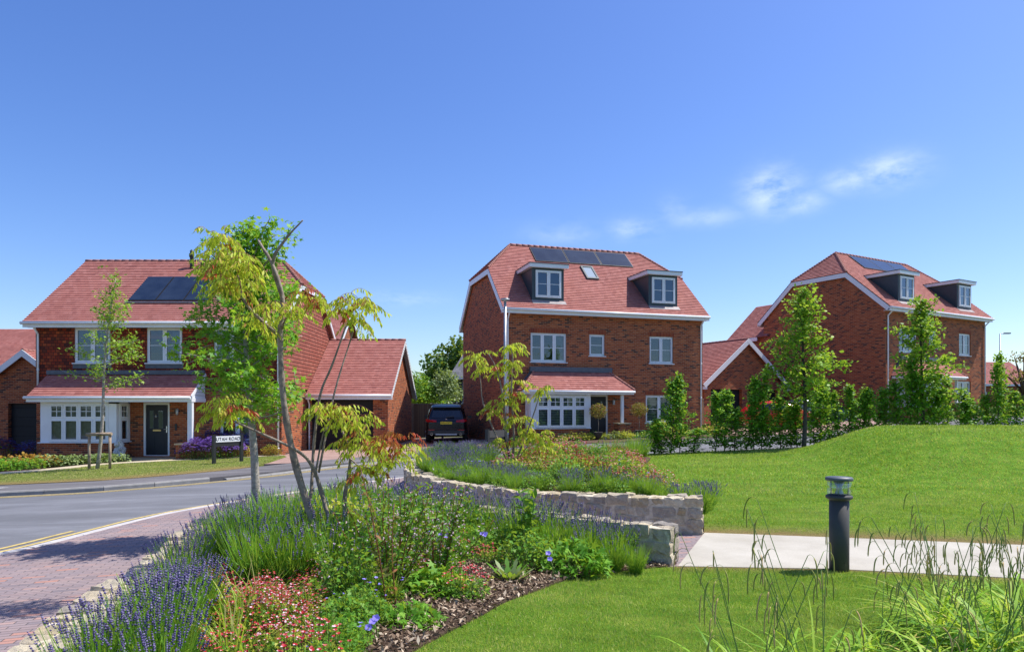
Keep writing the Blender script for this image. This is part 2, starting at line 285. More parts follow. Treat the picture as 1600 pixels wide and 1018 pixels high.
# ------------------------------------------------------------------ mesh helpers
def tag(o, label=None, cat=None, group=None, kind=None):
    if label: o['label'] = label
    if cat: o['category'] = cat
    if group: o['group'] = group
    if kind: o['kind'] = kind
    return o
def empty(name, loc=(0, 0, 0), rz=0, parent=None):
    o = bpy.data.objects.new(name, None); col.objects.link(o); o.location = loc; o.rotation_euler.z = rz; o.parent = parent; o.empty_display_size = .2
    return o
def autouv(me):
    uvl = me.uv_layers.new(name='UVMap').data
    vs = me.vertices; lp = me.loops
    for p in me.polygons:
        n = p.normal
        if abs(n.z) > .999 or n.length < .5: t = Vector((1, 0, 0)); b = Vector((0, 1, 0))
        else: t = Vector((-n.y, n.x, 0)).normalized(); b = n.cross(t)
        for li in p.loop_indices:
            c = vs[lp[li].vertex_index].co; uvl[li].uv = (c.dot(t), c.dot(b))
class MB:
    def __init__(s): s.v = []; s.f = []; s.m = []; s.mats = []; s.sm = []
    def mi(s, mat):
        if mat not in s.mats: s.mats.append(mat)
        return s.mats.index(mat)
    def face(s, pts, mat, smooth=False):
        k = len(s.v); s.v += [tuple(p) for p in pts]; s.f.append(tuple(range(k, k+len(pts)))); s.m.append(s.mi(mat)); s.sm.append(smooth)
    def grid(s, rings, mat, closed=True, smooth=True, cap=True):
        k = len(s.v); n = len(rings[0])
        for r in rings: s.v += [tuple(p) for p in r]
        mi = s.mi(mat)
        for i in range(len(rings)-1):
            for j in range(n if closed else n-1):
                a = k+i*n+j; b = k+i*n+(j+1) % n
                s.f.append((a, b, b+n, a+n)); s.m.append(mi); s.sm.append(smooth)
        if cap and closed:
            s.f.append(tuple(range(k+n-1, k-1, -1))); s.m.append(mi); s.sm.append(False)
            e = k+(len(rings)-1)*n; s.f.append(tuple(range(e, e+n))); s.m.append(mi); s.sm.append(False)
    def box(s, x0, x1, y0, y1, z0, z1, mat):
        P = [(x0, y0, z0), (x1, y0, z0), (x1, y1, z0), (x0, y1, z0), (x0, y0, z1), (x1, y0, z1), (x1, y1, z1), (x0, y1, z1)]
        for q in ((0, 3, 2, 1), (4, 5, 6, 7), (0, 1, 5, 4), (1, 2, 6, 5), (2, 3, 7, 6), (3, 0, 4, 7)): s.face([P[i] for i in q], mat)
    def beam(s, p0, p1, w, h, mat, up=(0, 0, 1)):
        """square section bar from p0 to p1, its top centre line on the points"""
        p0 = Vector(p0); p1 = Vector(p1); d = (p1-p0).normalized(); x = d.cross(Vector(up)).normalized(); z = x.cross(d)
        r = []
        for p in (p0, p1): r.append([p+x*w/2, p-x*w/2, p-x*w/2-z*h, p+x*w/2-z*h])
        s.grid(r, mat, smooth=False)
    def tube(s, pts, rad, mat, n=7, smooth=True, cap=True):
        pts = [Vector(p) for p in pts]; rings = []
        if not hasattr(rad, '__len__'): rad = [rad]*len(pts)
        prev = None
        for i, p in enumerate(pts):
            d = (pts[min(i+1, len(pts)-1)]-pts[max(i-1, 0)]).normalized()
            if prev is None:
                a = Vector((0, 0, 1)) if abs(d.z) < .9 else Vector((1, 0, 0)); x = d.cross(a).normalized()
            else: x = (prev-d*prev.dot(d)).normalized()
            prev = x; y = d.cross(x)
            rings.append([p+(x*math.cos(2*math.pi*j/n)+y*math.sin(2*math.pi*j/n))*rad[i] for j in range(n)])
        s.grid(rings, mat, smooth=smooth, cap=cap)
    def lathe(s, prof, mat, c=(0, 0, 0), n=20, smooth=True):
        rings = [[(c[0]+r*math.cos(2*math.pi*j/n), c[1]+r*math.sin(2*math.pi*j/n), c[2]+z) for j in range(n)] for r, z in prof]
        s.grid(rings, mat, smooth=smooth)
    def build(s, name, parent=None, label=None, loc=None, rot=None):
        me = bpy.data.meshes.new(name); me.from_pydata(s.v, [], s.f)
        for m in s.mats: me.materials.append(m)
        me.polygons.foreach_set('material_index', s.m); me.polygons.foreach_set('use_smooth', s.sm); me.update()
        autouv(me)
        o = bpy.data.objects.new(name, me); col.objects.link(o); o.parent = parent
        if label: o['label'] = label
        if loc: o.location = loc
        if rot: o.rotation_euler = rot
        return o
def arrobj(name, chunks, parent=None, smooth=False):
    """chunks: (V (n,3), F (m,k), material) arrays -> one mesh object"""
    me = bpy.data.meshes.new(name); nv = 0; Vs = []; li = []; ls = []; mi = []; off = 0; mats = []
    for V, F, mat in chunks:
        if len(F) == 0: continue
        if mat not in mats: mats.append(mat)
        Vs.append(V); li.append((F+nv).ravel()); k = F.shape[1]
        ls.append(off+np.arange(len(F))*k); off += len(F)*k; mi.append(np.full(len(F), mats.index(mat))); nv += len(V)
    V = np.concatenate(Vs).astype(np.float32); li = np.concatenate(li).astype(np.int32); ls = np.concatenate(ls).astype(np.int32); mi = np.concatenate(mi).astype(np.int32)
    me.vertices.add(len(V)); me.vertices.foreach_set('co', V.ravel()); me.loops.add(len(li)); me.loops.foreach_set('vertex_index', li)
    me.polygons.add(len(ls)); me.polygons.foreach_set('loop_start', ls); me.polygons.foreach_set('material_index', mi)
    if smooth: me.polygons.foreach_set('use_smooth', np.ones(len(ls), dtype=bool))
    for m in mats: me.materials.append(m)
    me.update(calc_edges=True); me.validate()
    o = bpy.data.objects.new(name, me); col.objects.link(o); o.parent = parent
    return o
def nrm(a): return a/np.maximum(np.linalg.norm(a, axis=-1, keepdims=True), 1e-9)
def leaves(P, D, N, S, tv, tf, W=1.0):
    """one copy of the template (tv, tf) per point: local y along D, local z near N"""
    y = nrm(D); x = nrm(np.cross(y, N)); z = np.cross(x, y); n = len(P); k = len(tv)
    S = np.broadcast_to(np.asarray(S, float), (n,))
    V = P[:, None]+S[:, None, None]*(W*tv[None, :, 0, None]*x[:, None]+tv[None, :, 1, None]*y[:, None]+tv[None, :, 2, None]*z[:, None])
    F = tf[None]+(np.arange(n)*k)[:, None, None]
    return V.reshape(-1, 3), F.reshape(-1, tf.shape[1])
L_DIA = (np.array([(0, 0, 0), (.3, .45, .06), (0, 1, -.08), (-.3, .45, .06)]), np.array([(0, 1, 2, 3)]))
L_OVAL = (np.array([(0, 0, 0), (.26, .22, .05), (.34, .5, .07), (.2, .82, .02), (0, 1, -.06), (-.2, .82, .02), (-.34, .5, .07), (-.26, .22, .05)]), np.array([tuple(range(8))]))
_st = []
for i in range(5):
    a = R(-144+i*72+90); lr = (.62, .8, 1, .8, .62)[i]
    _st.append((lr*.75*math.cos(a-0*.1), .35+lr*.65*math.sin(a), -.12*lr))
    b = a+R(36)
    _st.append((.2*math.cos(b), .35+.2*math.sin(b), .04))
L_STAR = (np.array(_st), np.array([tuple(range(10))]))
L_TRI = (np.array([(-.5, 0, 0), (.5, 0, 0), (0, 1, 0)]), np.array([(0, 1, 2)]))
def rvec(n): return nrm(rng.normal(size=(n, 3)))
def _rd(n, up=.3):
    d = rvec(n); d[:, 2] = d[:, 2]*.6+up; return nrm(d)

# ------------------------------------------------------------------ terrain
def ss(x, a, b):
    t = np.clip((x-a)/(b-a), 0, 1); return t*t*(3-2*t)
def T(X, Y):
    X = np.asarray(X, float); Y = np.asarray(Y, float)
    r = .16+.03*np.clip(X, -25, 24)
    r = r+.42*ss(X, 12, 19)*ss(Y, 27, 36)
    w = ss(X, -1.5, 1.5)*(1-ss(Y, 10, 19)); r = r*(1-w)
    return r+(.80-.03*np.clip(X-9.7, 0, 12))*ss(X, 7.0, 9.8)*ss(Y, 13.4, 17.2)*(1-ss(Y, 18.2, 21.7))
def Tf(x, y): return float(T(x, y))
def BED(X, Y):   # soil of the raised upper bed
    return np.minimum(T(X, Y)+.43*(1-ss(Y, 15, 21))*(1-ss(X, 1.7, 3.1))+.07, .475+.014*np.maximum(np.asarray(Y, float)-10, 0))
def spline(pts, step=.3):
    P = [Vector(p) for p in pts]; P = [P[0]*2-P[1]]+P+[P[-1]*2-P[-2]]; out = []
    for i in range(1, len(P)-2):
        n = max(2, int((P[i+1]-P[i]).length/step))
        for k in range(n):
            t = k/n; a, b, c, d = P[i-1:i+3]
            out.append(.5*((2*b)+(c-a)*t+(2*a-5*b+4*c-d)*t*t+(3*b-a-3*c+d)*t**3))
    out.append(P[-2]); return [(p.x, p.y) for p in out]
def offset(pts, d):
    out = []
    for i, p in enumerate(pts):
        a = pts[max(i-1, 0)]; b = pts[min(i+1, len(pts)-1)]; dx, dy = b[0]-a[0], b[1]-a[1]; L = math.hypot(dx, dy) or 1
        out.append((p[0]-dy/L*d, p[1]+dx/L*d))
    return out
def inpoly(X, Y, poly):
    c = np.zeros(len(X), bool); n = len(poly)
    for i in range(n):
        x0, y0 = poly[i]; x1, y1 = poly[(i+1) % n]
        if y0 == y1: continue
        k = ((y0 > Y) != (y1 > Y)) & (X < (x1-x0)*(Y-y0)/(y1-y0)+x0); c ^= k
    return c
def distpoly(X, Y, pts):
    d = np.full(len(X), 1e9)
    for (x0, y0), (x1, y1) in zip(pts[:-1], pts[1:]):
        L = (x1-x0)**2+(y1-y0)**2; t = np.clip(((X-x0)*(x1-x0)+(Y-y0)*(y1-y0))/max(L, 1e-9), 0, 1)
        d = np.minimum(d, np.hypot(X-x0-t*(x1-x0), Y-y0-t*(y1-y0)))
    return d
def region(name, poly, mat, dz, res=.6, zf=T, skirt=.12, dry=None, kind='structure'):
    B = []
    for i, p in enumerate(poly):
        q = poly[(i+1) % len(poly)]; n = max(1, int(math.dist(p, q)/res))
        B += [(p[0]+(q[0]-p[0])*k/n, p[1]+(q[1]-p[1])*k/n) for k in range(n)]
    xs = [p[0] for p in B]; ys = [p[1] for p in B]
    gx, gy = np.meshgrid(np.arange(min(xs)+res/2, max(xs), res), np.arange(min(ys)+res/2, max(ys), res)); gx = gx.ravel(); gy = gy.ravel()
    k = inpoly(gx, gy, B) & (distpoly(gx, gy, B+[B[0]]) > res*.35); gx = gx[k]; gy = gy[k]
    pts = [Vector(p) for p in B]+[Vector((a, b)) for a, b in zip(gx, gy)]; nb = len(B)
    r = delaunay_2d_cdt(pts, [(i, (i+1) % nb) for i in range(nb)], [], 1, 1e-5)
    V2 = np.array([(v.x, v.y) for v in r[0]]); Z = zf(V2[:, 0], V2[:, 1])+dz
    V = [(a, b, c) for (a, b), c in zip(V2, Z)]; Fc = [tuple(f) for f in r[2]]
    Bz = zf(np.array(xs), np.array(ys))+dz; k0 = len(V)
    V += [(a, b, c) for a, b, c in zip(xs, ys, Bz)]+[(a, b, c-skirt) for a, b, c in zip(xs, ys, Bz)]
    Fc += [(k0+i, k0+(i+1) % nb, k0+nb+(i+1) % nb, k0+nb+i) for i in range(nb)]
    me = bpy.data.meshes.new(name); me.from_pydata(V, [], Fc); me.materials.append(mat); me.update()
    if dry:
        X = np.array([v[0] for v in V]); Y = np.array([v[1] for v in V]); a = me.attributes.new('dry', 'FLOAT', 'POINT')
        dd = np.zeros(len(V))
        for line, wd in dry: dd = np.maximum(dd, 1-np.clip(distpoly(X, Y, line)/wd, 0, 1))
        a.data.foreach_set('value', dd.astype(np.float32))
    for p in me.polygons:
        if p.normal.z < 0 and abs(p.normal.z) > .3: p.flip()
    o = bpy.data.objects.new(name, me); col.objects.link(o); o['kind'] = kind
    return o
def ribbon(mb, pts, w0, w1, dz, mat):
    A = offset(pts, w0); B = offset(pts, w1)
    for i in range(len(pts)-1):
        q = [A[i], A[i+1], B[i+1], B[i]]; mb.face([(x, y, Tf(x, y)+dz) for x, y in (q if w1 > w0 else q[::-1])], mat)

# big ground sheet, grid finer near the camera
gl = [-2500, -900, -400, -200, -120, -80]+list(np.arange(-60, 80, 2.0))+[80, 120, 200, 400, 900, 2500]
gg = np.array([(x, y) for y in gl for x in gl]); gz = T(gg[:, 0], gg[:, 1])-.12; n = len(gl)
me = bpy.data.meshes.new('ground'); me.from_pydata([(a, b, c) for (a, b), c in zip(gg, gz)], [], [(j*n+i, j*n+i+1, (j+1)*n+i+1, (j+1)*n+i) for j in range(n-1) for i in range(n-1)])
me.materials.append(M['ground']); o = bpy.data.objects.new('ground', me); col.objects.link(o); o['kind'] = 'structure'

FAR = spline([(-60, 11), (-40, 12), (-20, 13.9), (-11, 15.2), (-8.6, 16.1), (-6.6, 18.1), (-5.5, 20.1), (-4.3, 21.6), (-2.8, 23.1), (-.8, 24.2), (2, 25.2), (6.3, 26.7), (12, 28.5), (20, 31), (40, 38), (70, 48)], .4)
NEAR = spline([(-60, -12), (-25, -3), (-14, 1), (-9.5, 4), (-7.2, 6.5), (-6.15, 8.3), (-5.9, 10), (-5.7, 11.5), (-4.9, 13.2), (-3.4, 15.6), (-2.1, 17.2), (-.5, 19.1), (1.5, 20.7), (4, 21.9), (10, 23), (20, 25.8), (40, 32.5), (70, 42)], .4)
region('road', FAR+NEAR[::-1], M['asphalt'], 0, .8)
mk = MB()
def part(line, x0, x1, key=0): return [p for p in line if x0 <= p[key] <= x1]
ribbon(mk, part(FAR, -60, -1.5), -.16, -.24, .006, M['yline']); ribbon(mk, part(FAR, -60, -1.5), -.34, -.42, .006, M['yline'])
nl = [p for p in NEAR if p[1] > -2 and p[0] < -2.6]
ribbon(mk, nl, .12, .2, .006, M['yline']); ribbon(mk, [p for p in nl if p[1] < 10.5], .32, .40, .006, M['yline'])
mk.face([(x, y, Tf(x, y)+.095) for x, y in ((-12.6, 15.6), (-11.9, 15.75), (-11.6, 16.25), (-12.7, 16.05))], M['wline'])
tag(mk.build('road_markings'), kind='structure')
# kerbs
kb = MB()
def kerb(mb, pts, w0, w1, h0, h1, mat, L=.9):
    acc = 0; seg = [pts[0]]; segs = []
    for a, b in zip(pts[:-1], pts[1:]):
        seg.append(b); acc += math.dist(a, b)
        if acc > L: segs.append(seg); seg = [b]; acc = 0
    for s_ in segs:
        n_ = len(s_); a, b = s_[0], s_[-1]; ux, uy = (b[0]-a[0]), (b[1]-a[1]); l = math.hypot(ux, uy); ux /= l; uy /= l
        g = .006; a = (a[0]+ux*g, a[1]+uy*g); b = (b[0]-ux*g, b[1]-uy*g); nx, ny = -uy, ux; r_ = []
        for p in (a, b):
            z = Tf(*p); r_.append([(p[0]+nx*w0, p[1]+ny*w0, z+h0), (p[0]+nx*w1, p[1]+ny*w1, z+h0), (p[0]+nx*w1, p[1]+ny*w1, z+h1), (p[0]+nx*(w0+.02), p[1]+ny*(w0+.02), z+h1), (p[0]+nx*w0, p[1]+ny*w0, z+h1-.03)])
        mb.grid([q[::-1] for q in r_], mat, smooth=False)
def hk(a, b, h): kerb(kb, part(FAR, a, b), 0, .13, -.1, h, M['kerb'])
hk(-60, -7.2, .10); hk(-7.3, -4.6, .035); hk(-4.7, -.9, .03); hk(-1.0, 70, .09)
tag(kb.build('kerb'), kind='structure')
fk = MB(); kerb(fk, [p for p in NEAR if p[1] > -3 and p[0] < 3], -.13, .0, -.1, .025, M['flushkerb'], .6); tag(fk.build('flush_kerb'), kind='structure')

FB = offset(FAR, .13); PB = offset(FAR, 1.95)
region('pavement', [p for p in FB if p[0] < 60]+[p for p in PB if p[0] < 60][::-1], M['asphalt2'], .085, .7)
UW = spline([(2.63, 9.64), (.92, 10.1), (0, 10.5), (-.82, 11.3), (-1.5, 12.4), (-1.92, 13.8), (-2.0, 15.6), (-1.75, 17.6)], .12)     # upper wall centre line
LW = spline([(1.80, 7.70), (1.17, 8.03), (.46, 8.5), (-.3, 8.95), (-1.2, 9.5), (-2.4, 9.95), (-3.3, 9.8), (-3.75, 9.0), (-3.62, 8.0), (-3.33, 7.0), (-3.12, 6.0), (-2.97, 5.1), (-2.74, 4.2), (-2.45, 3.4), (-1.9, 2.4)], .12)
npv = [p for p in NEAR if p[0] > -25 and p[0] < -1.6]
region('brick_paving', offset(npv, -.13)+[(-1.4, 17.4), (-1.2, 13), (.4, 11.1), (2.62, 9.9), (2.66, 9.55), (1.75, 7.45), (.5, 7.6), (-1, 6), (-1.5, 2), (-3, -3), (-25, -6)], M['paving'], .02, .5)
pn = [(1.78, 7.55), (3.4, 7.42), (5.1, 7.0), (8, 6.35), (14, 4.9), (24, 2)]; pf = [(2.62, 9.58), (4.3, 9.22), (6.34, 8.72), (10, 7.8), (16, 6.3), (26, 3.4)]
region('path', pn+pf[::-1], M['path'], .035, .5)
ME = [(1.62, 7.50), (1.25, 7.36), (.9, 7.09), (.5, 6.72), (.29, 6.37), (-.05, 5.85), (-.22, 5.45), (-.45, 4.98), (-.75, 4.3), (-1.0, 3.5), (-1.3, 2)]
ME = spline(ME, .2)
lawn1 = pn+[(24, -3), (-1.3, -3)]+ME[::-1]
region('lawn', lawn1, M['lawn'], .03, .4, dry=[(pn, .16)])
nr = offset([p for p in NEAR if 2.2 < p[0] < 38], -.2)
lawn2 = pf+[(38, 5)]+nr[::-1]+[(1.9, 19.5), (1.5, 14), (1.9, 10.2)]
region('lawn', lawn2, M['lawn'], .03, .4, dry=[(pf, 1.0), (UW[:12], .7)])
low = [p for p in LW]
region('flower_bed', low+[(-1.3, 2)]+ME[::-1], M['mulch'], .045, .35)
ub = [p for p in UW]+[(-1.2, 18.4), (0, 19.7), (1.6, 20.6), (3.6, 21.1), (3.9, 19.8), (3.3, 17.5), (2.9, 15.5), (2.6, 13.5), (2.75, 11.6), (2.7, 9.9)]
region('raised_bed', ub, M['mulch'], 0, .35, zf=BED, skirt=.5)
# left frontage: verge, garden path, planting beds, drives
vb = [p for p in PB if -40 < p[0] < -7.6]
gp0 = spline([(-40, 15.5), (-22, 18.3), (-14.9, 20.6), (-13.4, 23.6), (-11.2, 24.6), (-9.0, 25.3), (-8.3, 25.6)], .5)
region('verge', vb+[(-7.6, 22.0), (-8.0, 25)]+gp0[::-1], M['verge'], .10, .6, dry=[(vb, 1.5)])
gp1 = offset(gp0, .75); region('garden_path', gp0+gp1[::-1], M['slabpath'], .115, .5)
region('front_garden_bed', [p for p in gp1]+[(-8.7, 26.6), (-8.7, 34), (-40, 34), (-40, 16.5)], M['mulch'], .06, .8)
pbd = [p for p in PB if -6.9 < p[0] < -.9]
region('driveway', [(-7.7, 21.6)]+pbd+[(-.75, 28), (-.5, 30.5), (-2.7, 38.4), (-5.3, 38.4), (-5.3, 29.9), (-8.7, 29.9), (-8.5, 25.5)], M['drive'], .09, .7)
pb2 = [p for p in PB if -.9 < p[0] < 10.8]
region('front_garden_bed', pb2+[(9.6, 33.8), (-.6, 30.7)], M['mulch'], .11, .6)
pb3 = [p for p in PB if 10.9 < p[0] < 17.2]
region('driveway', pb3+[(19.2, 36.6), (16.2, 41.5), (10.3, 38.5), (9.7, 34)], M['drive'], .09, .8)

# ------------------------------------------------------------------ building helpers
def clip(poly, k, val, keep):   # clip a 2-D polygon by coordinate k
    out = []
    for i in range(len(poly)):
        a = poly[i]; b = poly[(i+1) % len(poly)]; ia = (a[k]-val)*keep >= -1e-9; ib = (b[k]-val)*keep >= -1e-9
        if ia: out.append(a)
        if ia != ib:
            t = (val-a[k])/(b[k]-a[k]); out.append(tuple(a[j]+(b[j]-a[j])*t for j in range(2)))
    return out
def tiled(mb, poly, mat, gauge=.145, lift=.024):
    """roof slope as real overlapping courses"""
    P = [Vector(p) for p in poly]; n = (P[1]-P[0]).cross(P[2]-P[0]).normalized()
    if n.z < 0: n = -n; P = P[::-1]
    t = Vector((-n.y, n.x, 0)).normalized(); b = n.cross(t); o = P[0]
    Q = [((p-o).dot(t), (p-o).dot(b)) for p in P]; b0 = min(q[1] for q in Q); b1 = max(q[1] for q in Q); k = 0; s_ = b0
    while s_ < b1-1e-4:
        e = min(s_+gauge, b1); st = clip(clip(Q, 1, s_, 1), 1, e, -1)
        if len(st) >= 3:
            mb.face([o+t*x+b*y+n*lift*(1-(y-s_)/gauge)+n*.01 for x, y in st], mat)
            lo = [x for x, y in st if abs(y-s_) < 1e-6]
            if len(lo) >= 2: x0, x1 = min(lo), max(lo); mb.face([o+t*x0+b*s_-n*.01, o+t*x1+b*s_-n*.01, o+t*x1+b*s_+n*(lift+.01), o+t*x0+b*s_+n*(lift+.01)], mat)
        s_ = e
    mb.face([o+t*x+b*y-n*.05 for x, y in Q][::-1], mat)
def ridge(mb, p0, p1, mat, r=.1, step=.3):
    p0 = Vector(p0); p1 = Vector(p1); n = max(1, int((p1-p0).length/step)); d = (p1-p0)/n
    for i in range(n): mb.tube([p0+d*i, p0+d*(i+1.03)], [r, r*.86], mat, 8, cap=True)
def wall(mb, p0, p1, z0, z1, mat, ops=(), rev=.09, soldier=None, top=None):
    """vertical wall from p0 to p1 seen from its right-hand side (outside); ops=(u0,u1,z0,z1)"""
    p0 = Vector((p0[0], p0[1], 0)); p1 = Vector((p1[0], p1[1], 0)); L = (p1-p0).length; d = (p1-p0)/L; n = Vector((d.y, -d.x, 0))
    pt = lambda u, z, w=0: p0+d*u+n*w+Vector((0, 0, z))
    us = sorted({0, L, *[o[0] for o in ops], *[o[1] for o in ops]}); zs = sorted({z0, z1, *[o[2] for o in ops], *[o[3] for o in ops]})
    for a, b in zip(us[:-1], us[1:]):
        for c, e in zip(zs[:-1], zs[1:]):
            mu, mz = (a+b)/2, (c+e)/2
            if any(o[0] < mu < o[1] and o[2] < mz < o[3] for o in ops): continue
            mb.face([pt(a, c), pt(b, c), pt(b, e), pt(a, e)], mat)
    for a, b, c, e in ops:
        for q in (((a, c), (a, e)), ((b, e), (b, c)), ((a, e), (b, e)), ((b, c), (a, c))):
            mb.face([pt(*q[0]), pt(*q[1]), pt(*q[1], w=-rev), pt(*q[0], w=-rev)], mat)
        if soldier: mb.face([pt(a-.05, e, .004), pt(b+.05, e, .004), pt(b+.05, e+.215, .004), pt(a-.05, e+.215, .004)], soldier)
    if top: mb.face([pt(u, z) for u, z in top], mat)
def window(parent, loc, rz, w, h, lights, rows=(1,), bars=1, cover=None, proud=0, name='window', sill=True, gridtop=False, label=None):
    """frame mesh facing local -y, lower left corner at loc; rows = relative heights bottom to top"""
    f = MB(); g = MB(); W = M['white']; t = .055; x = [i*w/lights for i in range(lights+1)]; tot_ = sum(rows); z = [0]
    for r_ in rows: z.append(z[-1]+h*r_/tot_)
    f.box(0, w, 0, .07, 0, t, W); f.box(0, w, 0, .07, h-t, h, W); f.box(0, t, .0, .07, t, h-t, W); f.box(w-t, w, 0, .07, t, h-t, W)
    for xx in x[1:-1]: f.box(xx-.03, xx+.03, .003, .07, t, h-t, W)
    for zz in z[1:-1]:
        for a, b in zip(x[:-1], x[1:]): f.box(max(a+.03, t), min(b-.03, w-t), .005, .068, zz-.035, zz+.035, W)
    for i in range(lights):
        for j in range(len(rows)):
            a = x[i]+(.055 if i == 0 else .03); b = x[i+1]-(.055 if i == lights-1 else .03); c = z[j]+(.055 if j == 0 else .035); e = z[j+1]-(.055 if j == len(rows)-1 else .035)
            s_ = .045                        # opening sash, a little proud
            f.box(a, b, -.012, .03, c, c+s_, W); f.box(a, b, -.012, .03, e-s_, e, W); f.box(a, a+s_, -.012, .03, c+s_, e-s_, W); f.box(b-s_, b, -.012, .03, c+s_, e-s_, W)
            g.face([(a+s_, .022, c+s_), (b-s_, .022, c+s_), (b-s_, .022, e-s_), (a+s_, .022, e-s_)], M['glass'])
            nb = 1 if gridtop and j == len(rows)-1 else 0
            if bars and (len(rows) == 1 or nb):
                m_ = (c+e)/2; f.box(a+s_, b-s_, .01, .02, m_-.011, m_+.011, W)
            if nb: m_ = (a+b)/2; f.box(m_-.011, m_+.011, .009, .019, c+s_, e-s_, W)
    fr = f.build(name, parent, label, loc, (0, 0, rz)); g.build('pane', fr)
    if cover == 'blind':
        c_ = MB(); c_.face([(.03, .12, .03), (w-.03, .12, .03), (w-.03, .12, h-.03), (.03, .12, h-.03)], M['blind']); c_.build('blind', fr)
    elif cover == 'curtain':
        c_ = MB()
        for i in range(lights):
            a, b = x[i], x[i+1]; nn = 10; r_ = [[(a+(b-a)*k/nn, .16+.02*math.sin(k*2.1+i), zz) for k in range(nn+1)] for zz in (.02, h-.02)]; c_.grid(r_, M['curtain'], closed=False, cap=False)
        c_.build('curtain', fr)
    elif cover == 'half':
        c_ = MB(); nn = 12; r_ = [[(w*.66+(w*.34)*k/nn, .14+.025*math.sin(k*1.9), zz) for k in range(nn+1)] for zz in (.02, h-.02)]; c_.grid(r_, M['curtain'], closed=False, cap=False); c_.build('curtain', fr)
    if sill:
        s_ = MB(); s_.box(-.05, w+.05, -.10-proud, .0, -.035, .0, W); s_.build('sill', fr)
    return fr
def frontdoor(parent, loc, w, h, number=True):
    f = MB(); W = M['white']; f.box(0, .075, 0, .09, 0, h, W); f.box(w-.075, w, 0, .09, 0, h, W); f.box(.075, w-.075, 0, .09, h-.075, h, W); f.box(.075, w-.075, .005, .09, 0, .03, W)
    fr = f.build('door', parent, None, loc)
    l = MB(); D = M['door']; l.box(.08, w-.08, .03, .08, .03, h-.08, D)
    for a, b, c, e in ((.2, .2+.2, .15, .75), (w-.4, w-.2, .15, .75)): l.box(a, b, .022, .03, c, e, D)
    lf = l.build('door_leaf', fr)
    g = MB(); g.box(w*.5-.26, w*.5-.14, .02, .03, 1.05, h-.3, M['glass']); g.box(w*.5+.06, w*.5+.22, .02, .03, 1.05, h-.3, M['glass'])
    g.box(w*.5-.27, w*.5-.13, .024, .032, 1.04, h-.29, M['lead']); g.box(w*.5+.05, w*.5+.23, .024, .032, 1.04, h-.29, M['lead']); g.build('door_glass', fr)
    m = MB(); m.box(w*.5-.15, w*.5+.15, .012, .03, .93, .99, M['brass']); m.build('letterbox', fr)
    m = MB(); m.tube([(w-.13, .03, 1.0), (w-.13, -.03, 1.0), (w-.24, -.035, 1.0)], .012, M['chrome']); m.box(w-.15, w-.11, .02, .032, .88, 1.12, M['chrome']); m.build('handle', fr)
    m = MB(); m.tube([(w*.5-.02, .02, h-.42), (w*.5-.05, -.01, h-.50), (w*.5-.02, -.015, h-.56), (w*.5+.01, -.01, h-.50), (w*.5-.02, .02, h-.42)], .01, M['chrome'], 5); m.build('knocker', fr)
    return fr
def downpipe(parent, x, y, z0, z1, out=.3):
    m = MB(); m.tube([(x, y-out, z1), (x, y-out+.02, z1-.12), (x, y-.06, z1-.34), (x, y-.06, z1-.5), (x, y-.06, z0)], .038, M['white'], 8)
    for z in np.arange(z0+.6, z1-.6, 1.6): m.tube([(x, y-.06, z), (x, y-.06, z+.05)], .048, M['white'], 8)
    m.build('downpipe', parent)
def gutter(parent, p0, p1, r=.06):
    m = MB(); m.tube([p0, p1], r, M['white'], 10); m.build('gutter', parent)

